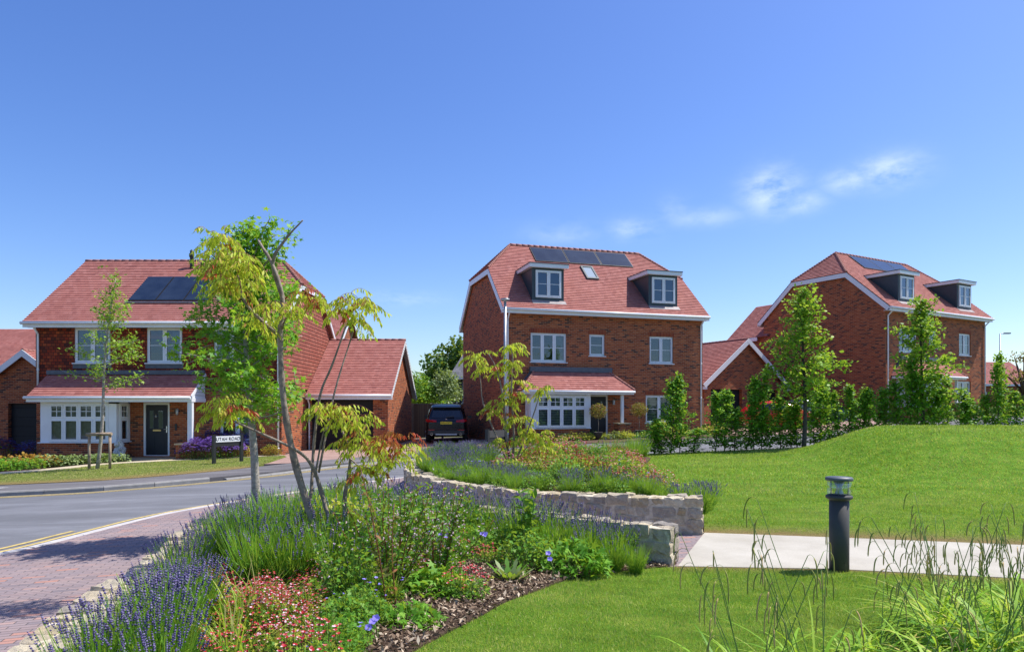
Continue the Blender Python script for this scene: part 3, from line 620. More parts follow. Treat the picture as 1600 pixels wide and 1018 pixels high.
def town_house(loc, rz, label, wing=False):
    """two storeys and dormers under a half-hipped tiled roof"""
    H = empty('brick_house', loc, rz); W, D = 9.8, 7.8; ze, k = 5.75, .87; zr = ze+(D/2+.35)*k; hv = 2.12; zh = ze+(hv+.35)*k
    tag(H, label, 'house')
    wins = [(1.22, 2.9, 3.47, 4.75, 3, 'half'), (4.0, 4.76, 3.79, 4.76, 1, None), (7.01, 8.24, 3.51, 4.76, 2, 'half'), (6.81, 8.24, .76, 2.04, 2, 'blind')]
    ops = [w[:4] for w in wins]+[(3.94, 4.91, .12, 2.04)]
    m = MB(); B = M['brick']; wall(m, (0, 0), (W, 0), -.5, ze+.1, B, ops, soldier=M['brick_soldier'])
    gt = [(0, ze), (D, ze), (D-.02, ze+.28), (D-hv, zh-.1), (hv, zh-.1), (.02, ze+.28)]
    wall(m, (0, D), (0, 0), -.5, ze, B, top=gt); wall(m, (W, 0), (W, D), -.5, ze, B, top=gt); wall(m, (W, D), (0, D), -.5, ze+.1, B)
    m.build('wall', H)
    for a, b, c, e, n_, cv in wins: window(H, (a, .07, c), 0, b-a, e-c, n_, cover=cv)
    frontdoor(H, (3.94, .03, .12), .97, 1.92)
    # roof
    m = MB(); x0, x1 = -.15, W+.15; r0, r1 = 1.45, 8.45; y0, y1 = -.35, D+.35; yr = D/2; ym = D-hv
    tiled(m, [(x0, y0, ze), (x1, y0, ze), (x1, hv, zh), (r1, yr, zr), (r0, yr, zr), (x0, hv, zh)], M['roof'])
    tiled(m, [(x1, y1, ze), (x0, y1, ze), (x0, ym, zh), (r0, yr, zr), (r1, yr, zr), (x1, ym, zh)], M['roof'])
    tiled(m, [(x0, ym, zh), (x0, hv, zh), (r0, yr, zr)], M['roof']); tiled(m, [(x1, hv, zh), (x1, ym, zh), (r1, yr, zr)], M['roof'])
    rf = m.build('roof', H)
    m = MB(); ridge(m, (r0, yr, zr), (r1, yr, zr), M['slab'])
    for a, b in (((x0, hv, zh), (r0, yr, zr)), ((x0, ym, zh), (r0, yr, zr)), ((x1, hv, zh), (r1, yr, zr)), ((x1, ym, zh), (r1, yr, zr))): ridge(m, a, b, M['slab'], .085, .15)
    m.build('ridge_tiles', rf)
    # white fascia, bargeboards, gutters
    m = MB(); Wt = M['white']; m.box(x0, x1, y0-.0, y0+.03, ze-.22, ze-.01, Wt); m.box(x0, x1, y0+.03, -.001, ze-.2, ze-.18, Wt); m.box(x0, x1, y1-.03, y1, ze-.22, ze-.01, Wt)
    for xx in (x0+.02, x1-.02):
        sg = -1 if xx < 1 else 1
        for i_, (a, b) in enumerate((((xx, y0, ze-.03), (xx, hv, zh-.03)), ((xx, y1, ze-.03), (xx, ym, zh-.03)), ((xx, hv, zh-.03), (xx, ym, zh-.03)))): m.beam(a, b, .04+.006*i_, .24, Wt)
        for a, b in (((xx-sg*.09, y0, ze-.1), (xx-sg*.09, hv, zh-.12)), ((xx-sg*.09, y1, ze-.1), (xx-sg*.09, ym, zh-.12)), ((xx-sg*.09, hv, zh-.12), (xx-sg*.09, ym, zh-.12))): m.beam(a, b, .15, .02, Wt)
    m.build('bargeboard', H)
    gutter(H, (x0, y0-.05, ze-.06), (x1, y0-.05, ze-.06)); gutter(H, (x0+.03, ym, zh-.02), (x0+.03, ym+.001, zh-.02), .03)
    downpipe(H, .16, 0, -.3, ze-.1); downpipe(H, W-.12, 0, -.3, ze-.1)
    # dormers
    for u0 in (1.32, 7.02):
        u1 = u0+1.5; v0 = .12; zt = 7.62; zb = ze+(v0+.35)*k; vb_ = (zt-ze)/k-.35; C = M['clad']; m = MB()
        m.face([(u0, v0, zb-.05), (u1, v0, zb-.05), (u1, v0, zt), (u0, v0, zt)], C)
        m.face([(u0, vb_+.1, zt), (u0, v0, zb-.05), (u0, v0, zt)], C); m.face([(u1, v0, zb-.05), (u1, vb_+.1, zt), (u1, v0, zt)], C)
        dm = m.build('dormer', H)
        m = MB(); m.box(u0-.16, u1+.16, v0-.2, vb_+.12, zt, zt+.16, Wt); m.box(u0-.18, u1+.18, v0-.22, vb_+.25, zt+.16, zt+.2, M['lead']); m.build('dormer_roof', dm)
        m = MB(); m.face([(u0-.02, v0-.2, zb-.13), (u1+.06, v0-.2, zb-.13), (u1+.06, v0, zb+.04), (u0-.02, v0, zb+.04)], M['flash']); m.build('flashing', dm)
        window(dm, (u0+.16, v0-.055, zb+.16), 0, 1.2, 1.2, 2, cover=None, sill=False, name='dormer_window')
    def onroof(u, v, h=0): return Vector((u, v, ze+(v+.35)*k))+Vector((0, -k, 1)).normalized()*h
    for i in range(3):
        a = 2.4+i*1.73; b = a+1.7; m = MB(); q = [onroof(a, 2.76, .07), onroof(b, 2.76, .07), onroof(b, 3.76, .07), onroof(a, 3.76, .07)]
        qi = [onroof(a+.03, 2.79, .075), onroof(b-.03, 2.79, .075), onroof(b-.03, 3.73, .075), onroof(a+.03, 3.73, .075)]; m.face(qi, M['solar'])
        lo = [onroof(a, 2.76, .0), onroof(b, 2.76, .0), onroof(b, 3.76, .0), onroof(a, 3.76, .0)]; m.grid([lo, q], M['black'], smooth=False); m.build('solar_panel', H)
    m = MB()
    for a, b, c, e in ((4.6, 5.22, 1.7, 1.78), (4.6, 5.22, 2.5, 2.58), (4.6, 4.68, 1.78, 2.5), (5.14, 5.22, 1.78, 2.5)):
        lo = [onroof(a, c), onroof(b, c), onroof(b, e), onroof(a, e)]; hi = [onroof(a, c, .1), onroof(b, c, .1), onroof(b, e, .1), onroof(a, e, .1)]; m.grid([lo, hi], M['clad'], smooth=False)
    sk = m.build('roof_window', H); m = MB(); m.face([onroof(4.68, 1.78, .07), onroof(5.14, 1.78, .07), onroof(5.14, 2.5, .07), onroof(4.68, 2.5, .07)], M['skyglass']); m.build('pane', sk)
    # bay and porch canopy
    m = MB(); wall(m, (1.0, 0), (1.0, -.8), -.5, .58, B); wall(m, (1.0, -.8), (3.68, -.8), -.5, .58, B); wall(m, (3.68, -.8), (3.68, 0), -.5, .58, B)
    m.build('bay_base', H); m = MB(); m.box(4.98, 5.52, -1.0, -.5, -.5, .74, B); m.build('brick_pier', H)
    m = MB(); m.box(.96, 1.2, -.8, -.02, .58, 2.05, Wt); m.box(3.5, 3.7, -.84, -.02, .58, 2.05, Wt); m.box(.96, 3.72, -.86, -.01, .55, .58, Wt); m.box(1.2, 3.5, -.8, -.0, 1.97, 2.05, Wt); m.build('bay_frame', H)
    window(H, (1.2, -.84, .60), 0, 2.3, 1.38, 4, rows=(.62, .38), bars=1, gridtop=True, cover='blind', name='bay_window', sill=False)
    window(H, (.945, -.10, .60), R(-90), .62, 1.38, 1, rows=(.62, .38), cover='blind', name='bay_window', sill=False)
    m = MB(); m.box(4.94, 5.56, -1.04, -.46, .74, .79, M['stonecap']); m.build('pier_cap', H)
    m = MB(); m.box(5.17, 5.29, -.85, -.73, .79, 2.02, Wt); m.build('post', H)
    m = MB(); e0, e1, ev, ez, tz = .5, 5.7, -1.1, 2.2, 3.1
    tiled(m, [(e0, ev, ez), (e1, ev, ez), (4.83, -.02, tz), (1.4, -.02, tz)], M['roof'], .145)
    tiled(m, [(e0, -.02, ez), (e0, ev, ez), (1.4, -.02, tz)], M['roof']); tiled(m, [(e1, ev, ez), (e1, -.02, ez), (4.83, -.02, tz)], M['roof']); cn = m.build('canopy', H)
    m = MB(); m.box(1.15, 5.05, -.17, -.003, tz-.06, tz+.15, M['lead']); m.beam((e0+.1, -.03, ez+.12), (1.3, -.03, tz+.12), .1, .1, M['lead']); m.beam((e1-.1, -.03, ez+.12), (4.93, -.03, tz+.12), .1, .1, M['lead']); m.build('flashing', cn)
    for a_, b_ in ((e0, 1.4), (e1, 4.83)): m = MB(); ridge(m, (a_, ev, ez+.03), (b_, -.02, tz+.03), M['slab'], .06, .13); m.build('hip_tiles', cn)
    m = MB(); m.box(e0+.03, e1-.03, ev+.02, -.03, 2.04, 2.16, Wt); m.tube([(e0, ev-.02, 2.15), (e1, ev-.02, 2.15)], .055, Wt, 10); m.build('gutter', cn)
    m = MB(); m.box(5.12, 5.2, -.12, -.01, 1.6, 1.8, M['steel']); m.build('porch_lamp', H)
    m = MB(); m.box(3.8, 5.2, -.9, 0, -.3, .11, M['stonecap']); m.build('doorstep', H)
    if wing:
        m = MB(); wall(m, (.1, D+2.6), (.1, D), -.5, 4.9, B); wall(m, (5.1, D+2.6), (.1, D+2.6), -.5, 4.9, B, top=[(0, 4.9), (5, 4.9), (2.5, 7.1)]); wall(m, (5.1, D), (5.1, D+2.6), -.5, 4.9, B); m.build('wall', H)
        m = MB(); tiled(m, [(-.15, D+2.8, 4.9), (-.15, D-.4, 4.9), (2.6, D-2.0, 7.25), (2.6, D+2.8, 7.25)], M['roof']); tiled(m, [(5.35, D-.4, 4.9), (5.35, D+2.8, 4.9), (2.6, D+2.8, 7.25), (2.6, D-2.0, 7.25)], M['roof']); m.build('roof', H)
        m = MB(); m.box(-.2, -.16, D+.36, D+2.8, 4.66, 4.88, Wt); m.build('gutter', H)
    return H
town_house((-.35, 30.46, .30), R(17), 'three storey red brick house with two dormers and white bay, right of the parked off-roader')
town_house((19.4, 36.6, 1.25), R(30), 'red brick house showing its wide blank gable wall beyond the hedge and street trees', wing=True)

# ---- left house
def left_house():
    H = tag(empty('brick_house', (-17.9, 26.5, -.2)), 'wide brick and tile-hung house with white bay, dark front door and lean-to porch roof', 'house')
    W, D = 9.23, 7.0; ze, k = 5.15, .78; yr = 3.5; zr = ze+(yr+.4)*k; B = M['brick']; Wt = M['white']
    m = MB(); up = [(1.45, 2.8, 3.63, 4.96), (4.17, 5.5, 3.63, 4.96), (6.7, 8.0, 3.63, 4.96)]; gr = [(6.9, 8.2, .69, 2.12), (4.02, 5.01, .14, 2.14)]
    wall(m, (0, 0), (W, 0), -.5, 2.7, B, gr, soldier=None); wall(m, (W, 0), (W, D), -.5, 2.7, B); wall(m, (0, D), (0, 0), -.5, ze+.1, B, top=[(0, ze), (D, ze), (D/2, zr-.15)]); wall(m, (W, D), (0, D), -.5, ze+.1, B)
    m.build('wall', H)
    m = MB(); wall(m, (-.0, -.04), (W+.04, -.04), 2.7, ze+.1, M['hung'], up, rev=.1); hv = 1.85; zh = ze+(hv+.4)*k
    wall(m, (W+.04, -.04), (W+.04, D), 2.7, ze, M['hung2'], top=[(0, ze), (D+.04, ze), (D-hv, zh-.08), (hv, zh-.08)]); m.box(-.0, W+.06, -.07, -.042, 2.66, 2.70, M['lead']); m.build('tile_hanging', H)
    for a, b, c, e in up: window(H, (a, .0, c), 0, b-a, e-c, 2, cover=None if a < 3 else 'half', proud=.02)
    m = MB()
    for a, b, c, e in up: m.box(a-.05, b+.05, -.06, -.043, c-.2, c-.04, M['lead'])
    m.build('lead_apron', H)
    window(H, (6.9, .06, .69), 0, 1.3, 1.43, 2, cover='half'); frontdoor(H, (4.02, .02, .14), .99, 2.0)
    m = MB(); x0, x1 = -.25, W+.22; r1 = 8.15; y0, y1 = -.4, 7.4; ym = 2*yr-hv
    tiled(m, [(x0, y0, ze), (x1, y0, ze), (x1, hv, zh), (r1, yr, zr), (x0, yr, zr)], M['roof'])
    tiled(m, [(x1, y1, ze), (x0, y1, ze), (x0, yr, zr), (r1, yr, zr), (x1, ym, zh)], M['roof']); tiled(m, [(x1, hv, zh), (x1, ym, zh), (r1, yr, zr)], M['roof'])
    rf = m.build('roof', H)
    m = MB(); ridge(m, (x0, yr, zr), (r1, yr, zr), M['slab'], .08); ridge(m, (x1, hv, zh), (r1, yr, zr), M['slab'], .085, .15); ridge(m, (x1, ym, zh), (r1, yr, zr), M['slab'], .085, .15); m.build('ridge_tiles', rf)
    m = MB(); m.box(x0, x1, y0, y0+.03, ze-.22, ze-.01, Wt); m.box(x0, x1, y0+.03, -.05, ze-.2, ze-.18, Wt); m.beam((x0+.02, y0, ze-.02), (x0+.02, yr, zr-.02), .04, .2, Wt)
    for i_, (a, b) in enumerate((((x1-.02, y0, ze-.02), (x1-.02, hv, zh-.02)), ((x1-.02, hv, zh-.02), (x1-.02, ym, zh-.02)), ((x1-.02, y1, ze-.02), (x1-.02, ym, zh-.02)))): m.beam(a, b, .04+.006*i_, .15, Wt)
    m.build('bargeboard', H); gutter(H, (x0-.04, y0-.05, ze-.06), (x1, y0-.05, ze-.06)); downpipe(H, .12, -.04, 2.75, ze-.1); downpipe(H, W-.1, -.04, -.2, ze-.1)
    def onroof(u, v, h=0): return Vector((u, v, ze+(v+.4)*k))+Vector((0, -k, 1)).normalized()*h
    for i in range(3):
        a = 3.05+i*1.08; b = a+1.05; m = MB(); m.face([onroof(a+.02, .78, .075), onroof(b-.02, .78, .075), onroof(b-.02, 2.28, .075), onroof(a+.02, 2.28, .075)], M['solar'])
        m.grid([[onroof(a, .76), onroof(b, .76), onroof(b, 2.3), onroof(a, 2.3)], [onroof(a, .76, .07), onroof(b, .76, .07), onroof(b, 2.3, .07), onroof(a, 2.3, .07)]], M['black'], smooth=False); m.build('solar_panel', H)
    m = MB(); m.beam(onroof(3.0, .66, .06), onroof(6.35, .66, .06), .12, .03, M['steel']); m.build('flashing', rf)
    p = onroof(4.5, 2.95); m = MB(); m.lathe([(.09, -.1), (.07, .2), (.07, .45), (.1, .5), (.1, .62), (.06, .66), (.07, .74), (.02, .8)], M['black'], p, 12); m.build('flue', H)
    # bay
    m = MB(); wall(m, (.8, 0), (.8, -.9), -.5, .7, B); wall(m, (.8, -.9), (3.5, -.9), -.5, .7, B); wall(m, (3.5, -.9), (3.5, 0), -.5, .7, B); m.build('bay_base', H); m = MB(); m.box(5.86, 6.45, -1.3, -.85, -.5, .62, B); m.build('brick_pier', H)
    m = MB(); m.box(.77, 1.08, -.93, -.02, .70, 2.2, Wt); m.box(3.25, 3.53, -.93, -.72, .7, 2.2, Wt); m.box(3.4, 3.53, -.15, -.01, .7, 2.2, Wt); m.box(.7, 3.6, -1.0, -.01, .67, .70, Wt); m.box(1.08, 3.53, -.93, 0, 2.1, 2.2, Wt); m.build('bay_frame', H)
    window(H, (1.08, -.95, .71), 0, 2.17, 1.40, 4, rows=(.6, .4), gridtop=True, cover='curtain', name='bay_window', sill=False)
    window(H, (3.55, -.72, .71), R(90), .57, 1.40, 1, rows=(.6, .4), gridtop=True, cover='curtain', name='bay_window', sill=False)
    m = MB(); e0, e1, ev, ez, tz = .5, 6.38, -1.25, 2.36, 3.22
    tiled(m, [(e0, ev, ez), (e1, ev, ez), (e1, -.05, tz), (e0, -.05, tz)], M['roof']); cn = m.build('porch_roof', H)
    m = MB(); m.box(e0-.05, e1+.02, ev+.02, -.05, ez-.2, ez-.06, Wt); m.tube([(e0-.1, ev-.03, ez-.05), (e1, ev-.03, ez-.05)], .055, Wt, 10); m.build('gutter', cn)
    m = MB(); m.face([(e1-.01, ev+.05, ez-.1), (e1-.01, -.05, ez-.1), (e1-.01, -.05, tz-.03), (e1-.01, ev+.05, ez-.03)], M['whiteboard']); m.beam((e1+.0, ev, ez+.02), (e1+.0, -.05, tz+.02), .06, .1, Wt); m.build('cheek', cn); m = MB(); m.face([(e0+.01, -.05, ez-.1), (e0+.01, ev+.05, ez-.1), (e0+.01, ev+.05, ez-.03), (e0+.01, -.05, tz-.03)], M['whiteboard']); m.build('cheek', cn)
    m = MB(); m.box(e0, e1, -.2, -.045, tz-.02, tz+.13, M['lead']); m.build('flashing', cn)
    m = MB(); m.box(6.22, 6.38, -1.17, -1.01, .67, 2.17, Wt); m.build('post', H)
    m = MB(); m.box(5.82, 6.49, -1.34, -.81, .62, .67, M['stonecap']); m.build('pier_cap', H)
    m = MB(); m.box(3.55, 6.5, -1.5, .0, .04, .1, M['stonecap']); m.box(3.6, 6.45, -1.45, 0, -.3, .04, B); m.build('doorstep', H)
    m = MB(); m.tube([(5.35, 0, 1.9), (5.35, -.09, 1.92), (5.35, -.12, 1.86)], .02, M['steel'], 6); m.lathe([(.03, .1), (.055, .08), (.055, -.12), (.03, -.14)], M['steel'], (5.35, -.12, 1.82), 10); m.build('porch_lamp', H)
    m = MB(); m.box(5.22, 5.29, -.03, 0, 1.1, 1.35, M['black']); m.build('doorbell', H)
left_house()

def garage_side():
    H = tag(empty('garage', (-8.63, 29.8, 0)), 'single brick garage with tiled roof and black door joined to the left house', 'garage')
    W, D, ze, zr = 3.38, 7.0, 2.3, 4.95; yr = D/2; B = M['brick']; Wt = M['white']
    m = MB(); wall(m, (0, 0), (W, 0), -.5, ze, B, [(.12, 2.75, -.5, 2.15)], rev=.2); wall(m, (W, 0), (W, D), -.5, ze, B, top=[(0, ze), (D, ze), (D, ze+.1), (yr, zr-.12), (0, ze+.1)]); wall(m, (W, D), (0, D), -.5, ze, B); m.build('wall', H)
    m = MB(); m.box(.12, 2.75, .18, .22, -.02, 2.15, M['garage']); m.build('garage_door', H)
    m = MB(); x1 = W+.22; tiled(m, [(0.02, -.4, ze), (x1, -.4, ze), (x1, yr, zr), (.02, yr, zr)], M['roof']); tiled(m, [(x1, D+.4, ze), (.02, D+.4, ze), (.02, yr, zr), (x1, yr, zr)], M['roof']); rf = m.build('roof', H)
    m = MB(); ridge(m, (0.02, yr, zr), (x1, yr, zr), M['slab'], .08); m.build('ridge_tiles', rf)
    m = MB(); m.box(.02, x1, -.43, -.4, ze-.2, ze, Wt); m.box(.02, x1, -.4, 0, ze-.18, ze-.16, Wt); m.beam((x1-.02, -.4, ze), (x1-.02, yr, zr), .045, .2, M['whiteboard']); m.beam((x1-.02, D+.4, ze), (x1-.02, yr, zr), .052, .2, M['whiteboard']); m.beam((x1-.12, -.4, ze-.08), (x1-.12, yr, zr-.08), .18, .02, M['whiteboard']); m.beam((x1-.12, D+.4, ze-.08), (x1-.12, yr, zr-.08), .18, .02, M['whiteboard']); m.build('bargeboard', H)
    gutter(H, (.02, -.48, ze-.04), (x1, -.48, ze-.04)); downpipe(H, .06, 0, -.1, ze-.05)
garage_side()
def gable_garage(loc, rz, W, D, ze, zr, doors, label):
    H = tag(empty('garage', loc, rz), label, 'garage'); B = M['brick']; Wt = M['white']; xm = W/2
    m = MB(); gt = [(0, ze), (W, ze), (W, ze+.05), (xm, zr-.1), (0, ze+.05)]
    wall(m, (0, 0), (W, 0), -.6, ze, B, [(a, b, -.6, 2.3) for a, b in doors], rev=.25, top=gt); wall(m, (W, 0), (W, D), -.6, ze, B); wall(m, (0, D), (0, 0), -.6, ze, B); wall(m, (W, D), (0, D), -.6, ze, B, top=gt); m.build('wall', H)
    for a, b in doors: m = MB(); m.box(a, b, .2, .25, -.3, 2.3, M['garage']); m.build('garage_door', H)
    m = MB(); y0, y1 = -.25, D+.25; s_ = (zr-ze)/(xm); ex = .3
    tiled(m, [(-ex, y1, ze-ex*s_), (-ex, y0, ze-ex*s_), (xm, y0, zr), (xm, y1, zr)], M['roof']); tiled(m, [(W+ex, y0, ze-ex*s_), (W+ex, y1, ze-ex*s_), (xm, y1, zr), (xm, y0, zr)], M['roof']); rf = m.build('roof', H)
    m = MB(); ridge(m, (xm, y0, zr), (xm, y1, zr), M['slab'], .08); m.build('ridge_tiles', rf)
    m = MB()
    for sx_ in (-ex, W+ex):
        m.beam((sx_, y0-.02, ze-ex*s_+.02), (xm, y0-.02, zr+.02), .05+(.006 if sx_ > 0 else 0), .24, Wt); m.beam((sx_, y0+.1, ze-ex*s_-.08), (xm, y0+.1, zr-.08), .2, .02, Wt); m.box(min(sx_, sx_*0 if sx_ < 0 else W), max(sx_, 0 if sx_ < 0 else W), y0, y0+.2, ze-ex*s_-.25, ze-ex*s_-.1, Wt)
    m.build('bargeboard', H)
    return H
gable_garage((10.5, 38.5, .5), R(28), 6.2, 7.5, 2.75, 5.15, [(.5, 2.85), (3.35, 5.7)], 'double brick garage with white bargeboards and two dark doors')
gable_garage((-24.3, 31.3, -.35), 0, 5.4, 6.5, 2.6, 4.65, [(1.9, 4.0), (4.75, 5.3)], 'brick garage with white gable boards beside the left edge house')

def plain_house(loc, rz, W, D, ze, zr, wallm, roofm, wins, label, hip=0, name='house', extra=None, fl='white'):
    H = tag(empty(name, loc, rz), label, 'house'); Wt = M[fl]; yr = D/2
    m = MB(); gt = [(0, ze), (D, ze), (yr, zr-.1)] if not hip else None
    wall(m, (0, 0), (W, 0), -.6, ze, wallm, [w[:4] for w in wins]); wall(m, (W, 0), (W, D), -.6, ze, wallm, top=gt); wall(m, (0, D), (0, 0), -.6, ze, wallm, top=gt); wall(m, (W, D), (0, D), -.6, ze, wallm); m.build('wall', H)
    for w_ in wins: window(H, (w_[0], .06, w_[2]), 0, w_[1]-w_[0], w_[3]-w_[2], 2, cover='curtain')
    m = MB(); e = .3; tiled(m, [(-e, -e, ze), (W+e, -e, ze), (W+e-hip, yr, zr), (-e+hip, yr, zr)], roofm); tiled(m, [(W+e, D+e, ze), (-e, D+e, ze), (-e+hip, yr, zr), (W+e-hip, yr, zr)], roofm)
    if hip: tiled(m, [(-e, D+e, ze), (-e, -e, ze), (-e+hip, yr, zr)], roofm); tiled(m, [(W+e, -e, ze), (W+e, D+e, ze), (W+e-hip, yr, zr)], roofm)
    m.build('roof', H)
    m = MB(); m.box(-e, W+e, -e-.04, -e, ze-.2, ze, Wt)
    if not hip:
        for xx in (-e, W+e): m.beam((xx, -e, ze), (xx, yr, zr), .05, .2, Wt); m.beam((xx, D+e, ze), (xx, yr, zr), .056, .2, Wt)
    m.build('fascia', H); downpipe(H, .3, 0, -.3, ze-.1, .25)
    return H
h = plain_house((-41, 38, -.5), 0, 17, 9, 4.1, 7.0, M['brick'], M['roof'], [(3, 4.2, 1, 2.2), (12, 13.2, 1, 2.2)], 'red roofed house with solar panel and flue behind the far left garage')
m = MB(); kk = 2.9/4.8
for i in range(2):
    a = 15.1+i*1.1; m.face([(a, 1.4, 4.1+1.7*kk+.12), (a+1.05, 1.4, 4.1+1.7*kk+.12), (a+1.05, 2.9, 4.1+3.2*kk+.12), (a, 2.9, 4.1+3.2*kk+.12)], M['solar'])
m.build('solar_panel', h)
m = MB(); m.lathe([(.12, -.3), (.09, .3), (.14, .5), (.14, .7), (.04, .95)], M['black'], (15.3, 3.6, 6.5), 10); m.build('flue', h)
plain_house((-20.6, 43, 0), 0, 9.5, 9, 4.6, 8.2, M['brick'], M['roof'], [(2, 3.2, 3, 4.2)], 'red tiled roof of a house rising behind the left garage', hip=0)
plain_house((-4.6, 55, 0), 0, 10, 8, 4.2, 8.0, M['darkboard'], M['slate'], [(.75, 1.7, 2.2, 4.0), (4, 5, 2.2, 4.0)], 'dark boarded house with grey roof behind the timber fence', hip=1.9)
plain_house((47, 74, 1.3), R(6), 9, 8, 3.0, 5.6, M['brick'], M['roof'], [(2, 3.2, 1, 2.2)], 'distant low red roofed house past the right hand brick house')
plain_house((50.5, 62, 1.3), R(-70), 9, 8.5, 2.6, 4.9, M['greyboard'], M['slate'], [(1, 2.2, .8, 2.0), (4, 5.2, .8, 2.0), (7, 8, .8, 2.)], 'pale grey boarded house at the far right edge')

# ------------------------------------------------------------------ stone walls
def stone_wall(name, line, w, ztop, zbot, label, rows, seed):
    r_ = random.Random(seed); H = empty(name); tag(H, label, 'wall'); m = MB(); st = MB()
    L = [0]
    for a, b in zip(line[:-1], line[1:]): L.append(L[-1]+math.dist(a, b))
    def at(s):
        s = max(0, min(L[-1]-1e-6, s)); i = max(j for j in range(len(L)-1) if L[j] <= s); t = (s-L[i])/(L[i+1]-L[i]); a, b = line[i], line[i+1]
        dx, dy = (b[0]-a[0])/(L[i+1]-L[i]), (b[1]-a[1])/(L[i+1]-L[i]); return (a[0]+(b[0]-a[0])*t, a[1]+(b[1]-a[1])*t), (-dy, dx)
    rings = []                                                   # mortar core
    for s in np.arange(.04, L[-1]-.03, .15):
        (x, y), (nx, ny) = at(s); zt = ztop(x, y)-.03; zb = zbot(x, y)-.15; h = w/2-.008
        rings.append([(x+nx*h, y+ny*h, zb), (x+nx*h, y+ny*h, zt), (x-nx*h, y-ny*h, zt), (x-nx*h, y-ny*h, zb)])
    m.grid([q[::-1] for q in rings], M['mortar'], smooth=False); m.build('mortar', H)
    def stone(s0, s1, o0, o1, z0f, z1f, jit):
        # blocky stone with a subdivided, pushed-about surface
        nx_, ny_, nz_ = 4, 3, 3; sd = r_.random()*99; k = len(st.v); idx = {}
        def P(i, j, l):
            key = (i, j, l)
            if key in idx: return idx[key]
            a, b, c = i/nx_, j/ny_, l/nz_; s = s0+(s1-s0)*a; (x, y), (nx, ny) = at(s); o_ = o0+(o1-o0)*b; X, Y = x+nx*o_, y+ny*o_
            z = z0f(x, y)+(z1f(x, y)-z0f(x, y))*c
            e = sum((q in (0, n_)) for q, n_ in ((i, nx_), (j, ny_), (l, nz_)))
            cx, cy = at((s0+s1)/2)[0]; cz = (z0f(x, y)+z1f(x, y))/2; f = (0, 0, .03, .07)[e]
            X += (cx+nx*(o0+o1)/2-X)*f; Y += (cy+ny*(o0+o1)/2-Y)*f; z += (cz-z)*f
            nv = mnoise.noise_vector(Vector((X*7+sd, Y*7, z*9)))*jit+mnoise.noise_vector(Vector((X*19+sd, Y*19, z*22)))*jit*.6
            st.v.append((X+nv.x, Y+nv.y, z+nv.z)); idx[key] = len(st.v)-1; return idx[key]
        mi = st.mi(M['stone'])
        def q(*c): st.f.append(tuple(P(*t_) for t_ in c)); st.m.append(mi); st.sm.append(False)
        for i in range(nx_):
            for j in range(ny_):
                q((i, j, nz_), (i+1, j, nz_), (i+1, j+1, nz_), (i, j+1, nz_)); q((i, j, 0), (i, j+1, 0), (i+1, j+1, 0), (i+1, j, 0))
        for i in range(nx_):
            for l in range(nz_):
                q((i, 0, l), (i+1, 0, l), (i+1, 0, l+1), (i, 0, l+1)); q((i, ny_, l), (i, ny_, l+1), (i+1, ny_, l+1), (i+1, ny_, l))
        for j in range(ny_):
            for l in range(nz_):
                q((0, j, l), (0, j, l+1), (0, j+1, l+1), (0, j+1, l)); q((nx_, j, l), (nx_, j+1, l), (nx_, j+1, l+1), (nx_, j, l+1))
    for rw in range(rows):
        for side in ((-w/2, -.01), (.01, w/2)):
            s = -.0
            while s < L[-1]-.08:
                ln = r_.uniform(.11, .34)
                if L[-1]-s-ln < .12: ln = L[-1]-s
                f0 = rw/rows+r_.uniform(-.05, .02)*(rw > 0); f1 = (rw+1)/rows+r_.uniform(-.03, .05)*(rw < rows-1)
                z0f = lambda x, y, f=f0: zbot(x, y)+(ztop(x, y)-zbot(x, y))*f+.011; z1f = lambda x, y, f=f1: zbot(x, y)+(ztop(x, y)-zbot(x, y))*f-.011+(r_.uniform(-.012, .012) if rw == rows-1 else 0)*0
                hh = r_.uniform(-.022, .022) if rw == rows-1 else 0
                stone(s+.014, s+ln-.014, side[0]-r_.uniform(0, .022)*(side[0] < 0), side[1]+r_.uniform(0, .022)*(side[0] > 0), z0f, (lambda x, y, g=z1f, h_=hh: g(x, y)+h_), .024)
                s += ln
    st.build('stones', H); return H
stone_wall('stone_wall', UW, .36, lambda x, y: T(x, y)*0+.52+.035*max(0, y-10)*.4, lambda x, y: T(x, y)-.02, 'curved rubble stone wall retaining the raised lavender bed', 4, 3)
stone_wall('stone_wall', LW, .32, lambda x, y: .45-.1*float(ss(-x, 1.5, 3.3)), lambda x, y: T(x, y)-.02, 'low curved stone wall round the nearer flower bed, its end beside the path', 3, 5)

# ------------------------------------------------------------------ street objects
def bollard():
    H = tag(empty('bollard_light', (3.42, 7.36, .02)), 'round dark grey bollard light with clear lens head at the edge of the pale path', 'bollard light')
    m = MB(); m.lathe([(.098, -.1), (.098, .68)], M['gun'], n=32); m.build('post', H)
    m = MB(); m.lathe([(.098, .66), (.124, .675), (.132, .68), (.132, .70), (.11, .71)], M['gun'], n=32); m.build('collar', H)
    m = MB(); m.lathe([(.118, .71), (.118, .84)], M['lens'], n=32); m.build('lens', H)
    m = MB(); m.lathe([(.05, .71), (.04, .73), (.025, .78), (.06, .838)], M['steel'], n=20)
    for a in (0, 2.1, 4.2): m.tube([(.095*math.cos(a), .095*math.sin(a), .71), (.095*math.cos(a), .095*math.sin(a), .84)], .006, M['steel'], 6)
    m.build('reflector', H)
    m = MB(); m.lathe([(.11, .84), (.135, .842), (.135, .862), (.128, .872), (.0, .88)], M['lead'], n=32); m.build('cap', H)
    H.scale = (1, 1, 1.13)
bollard()

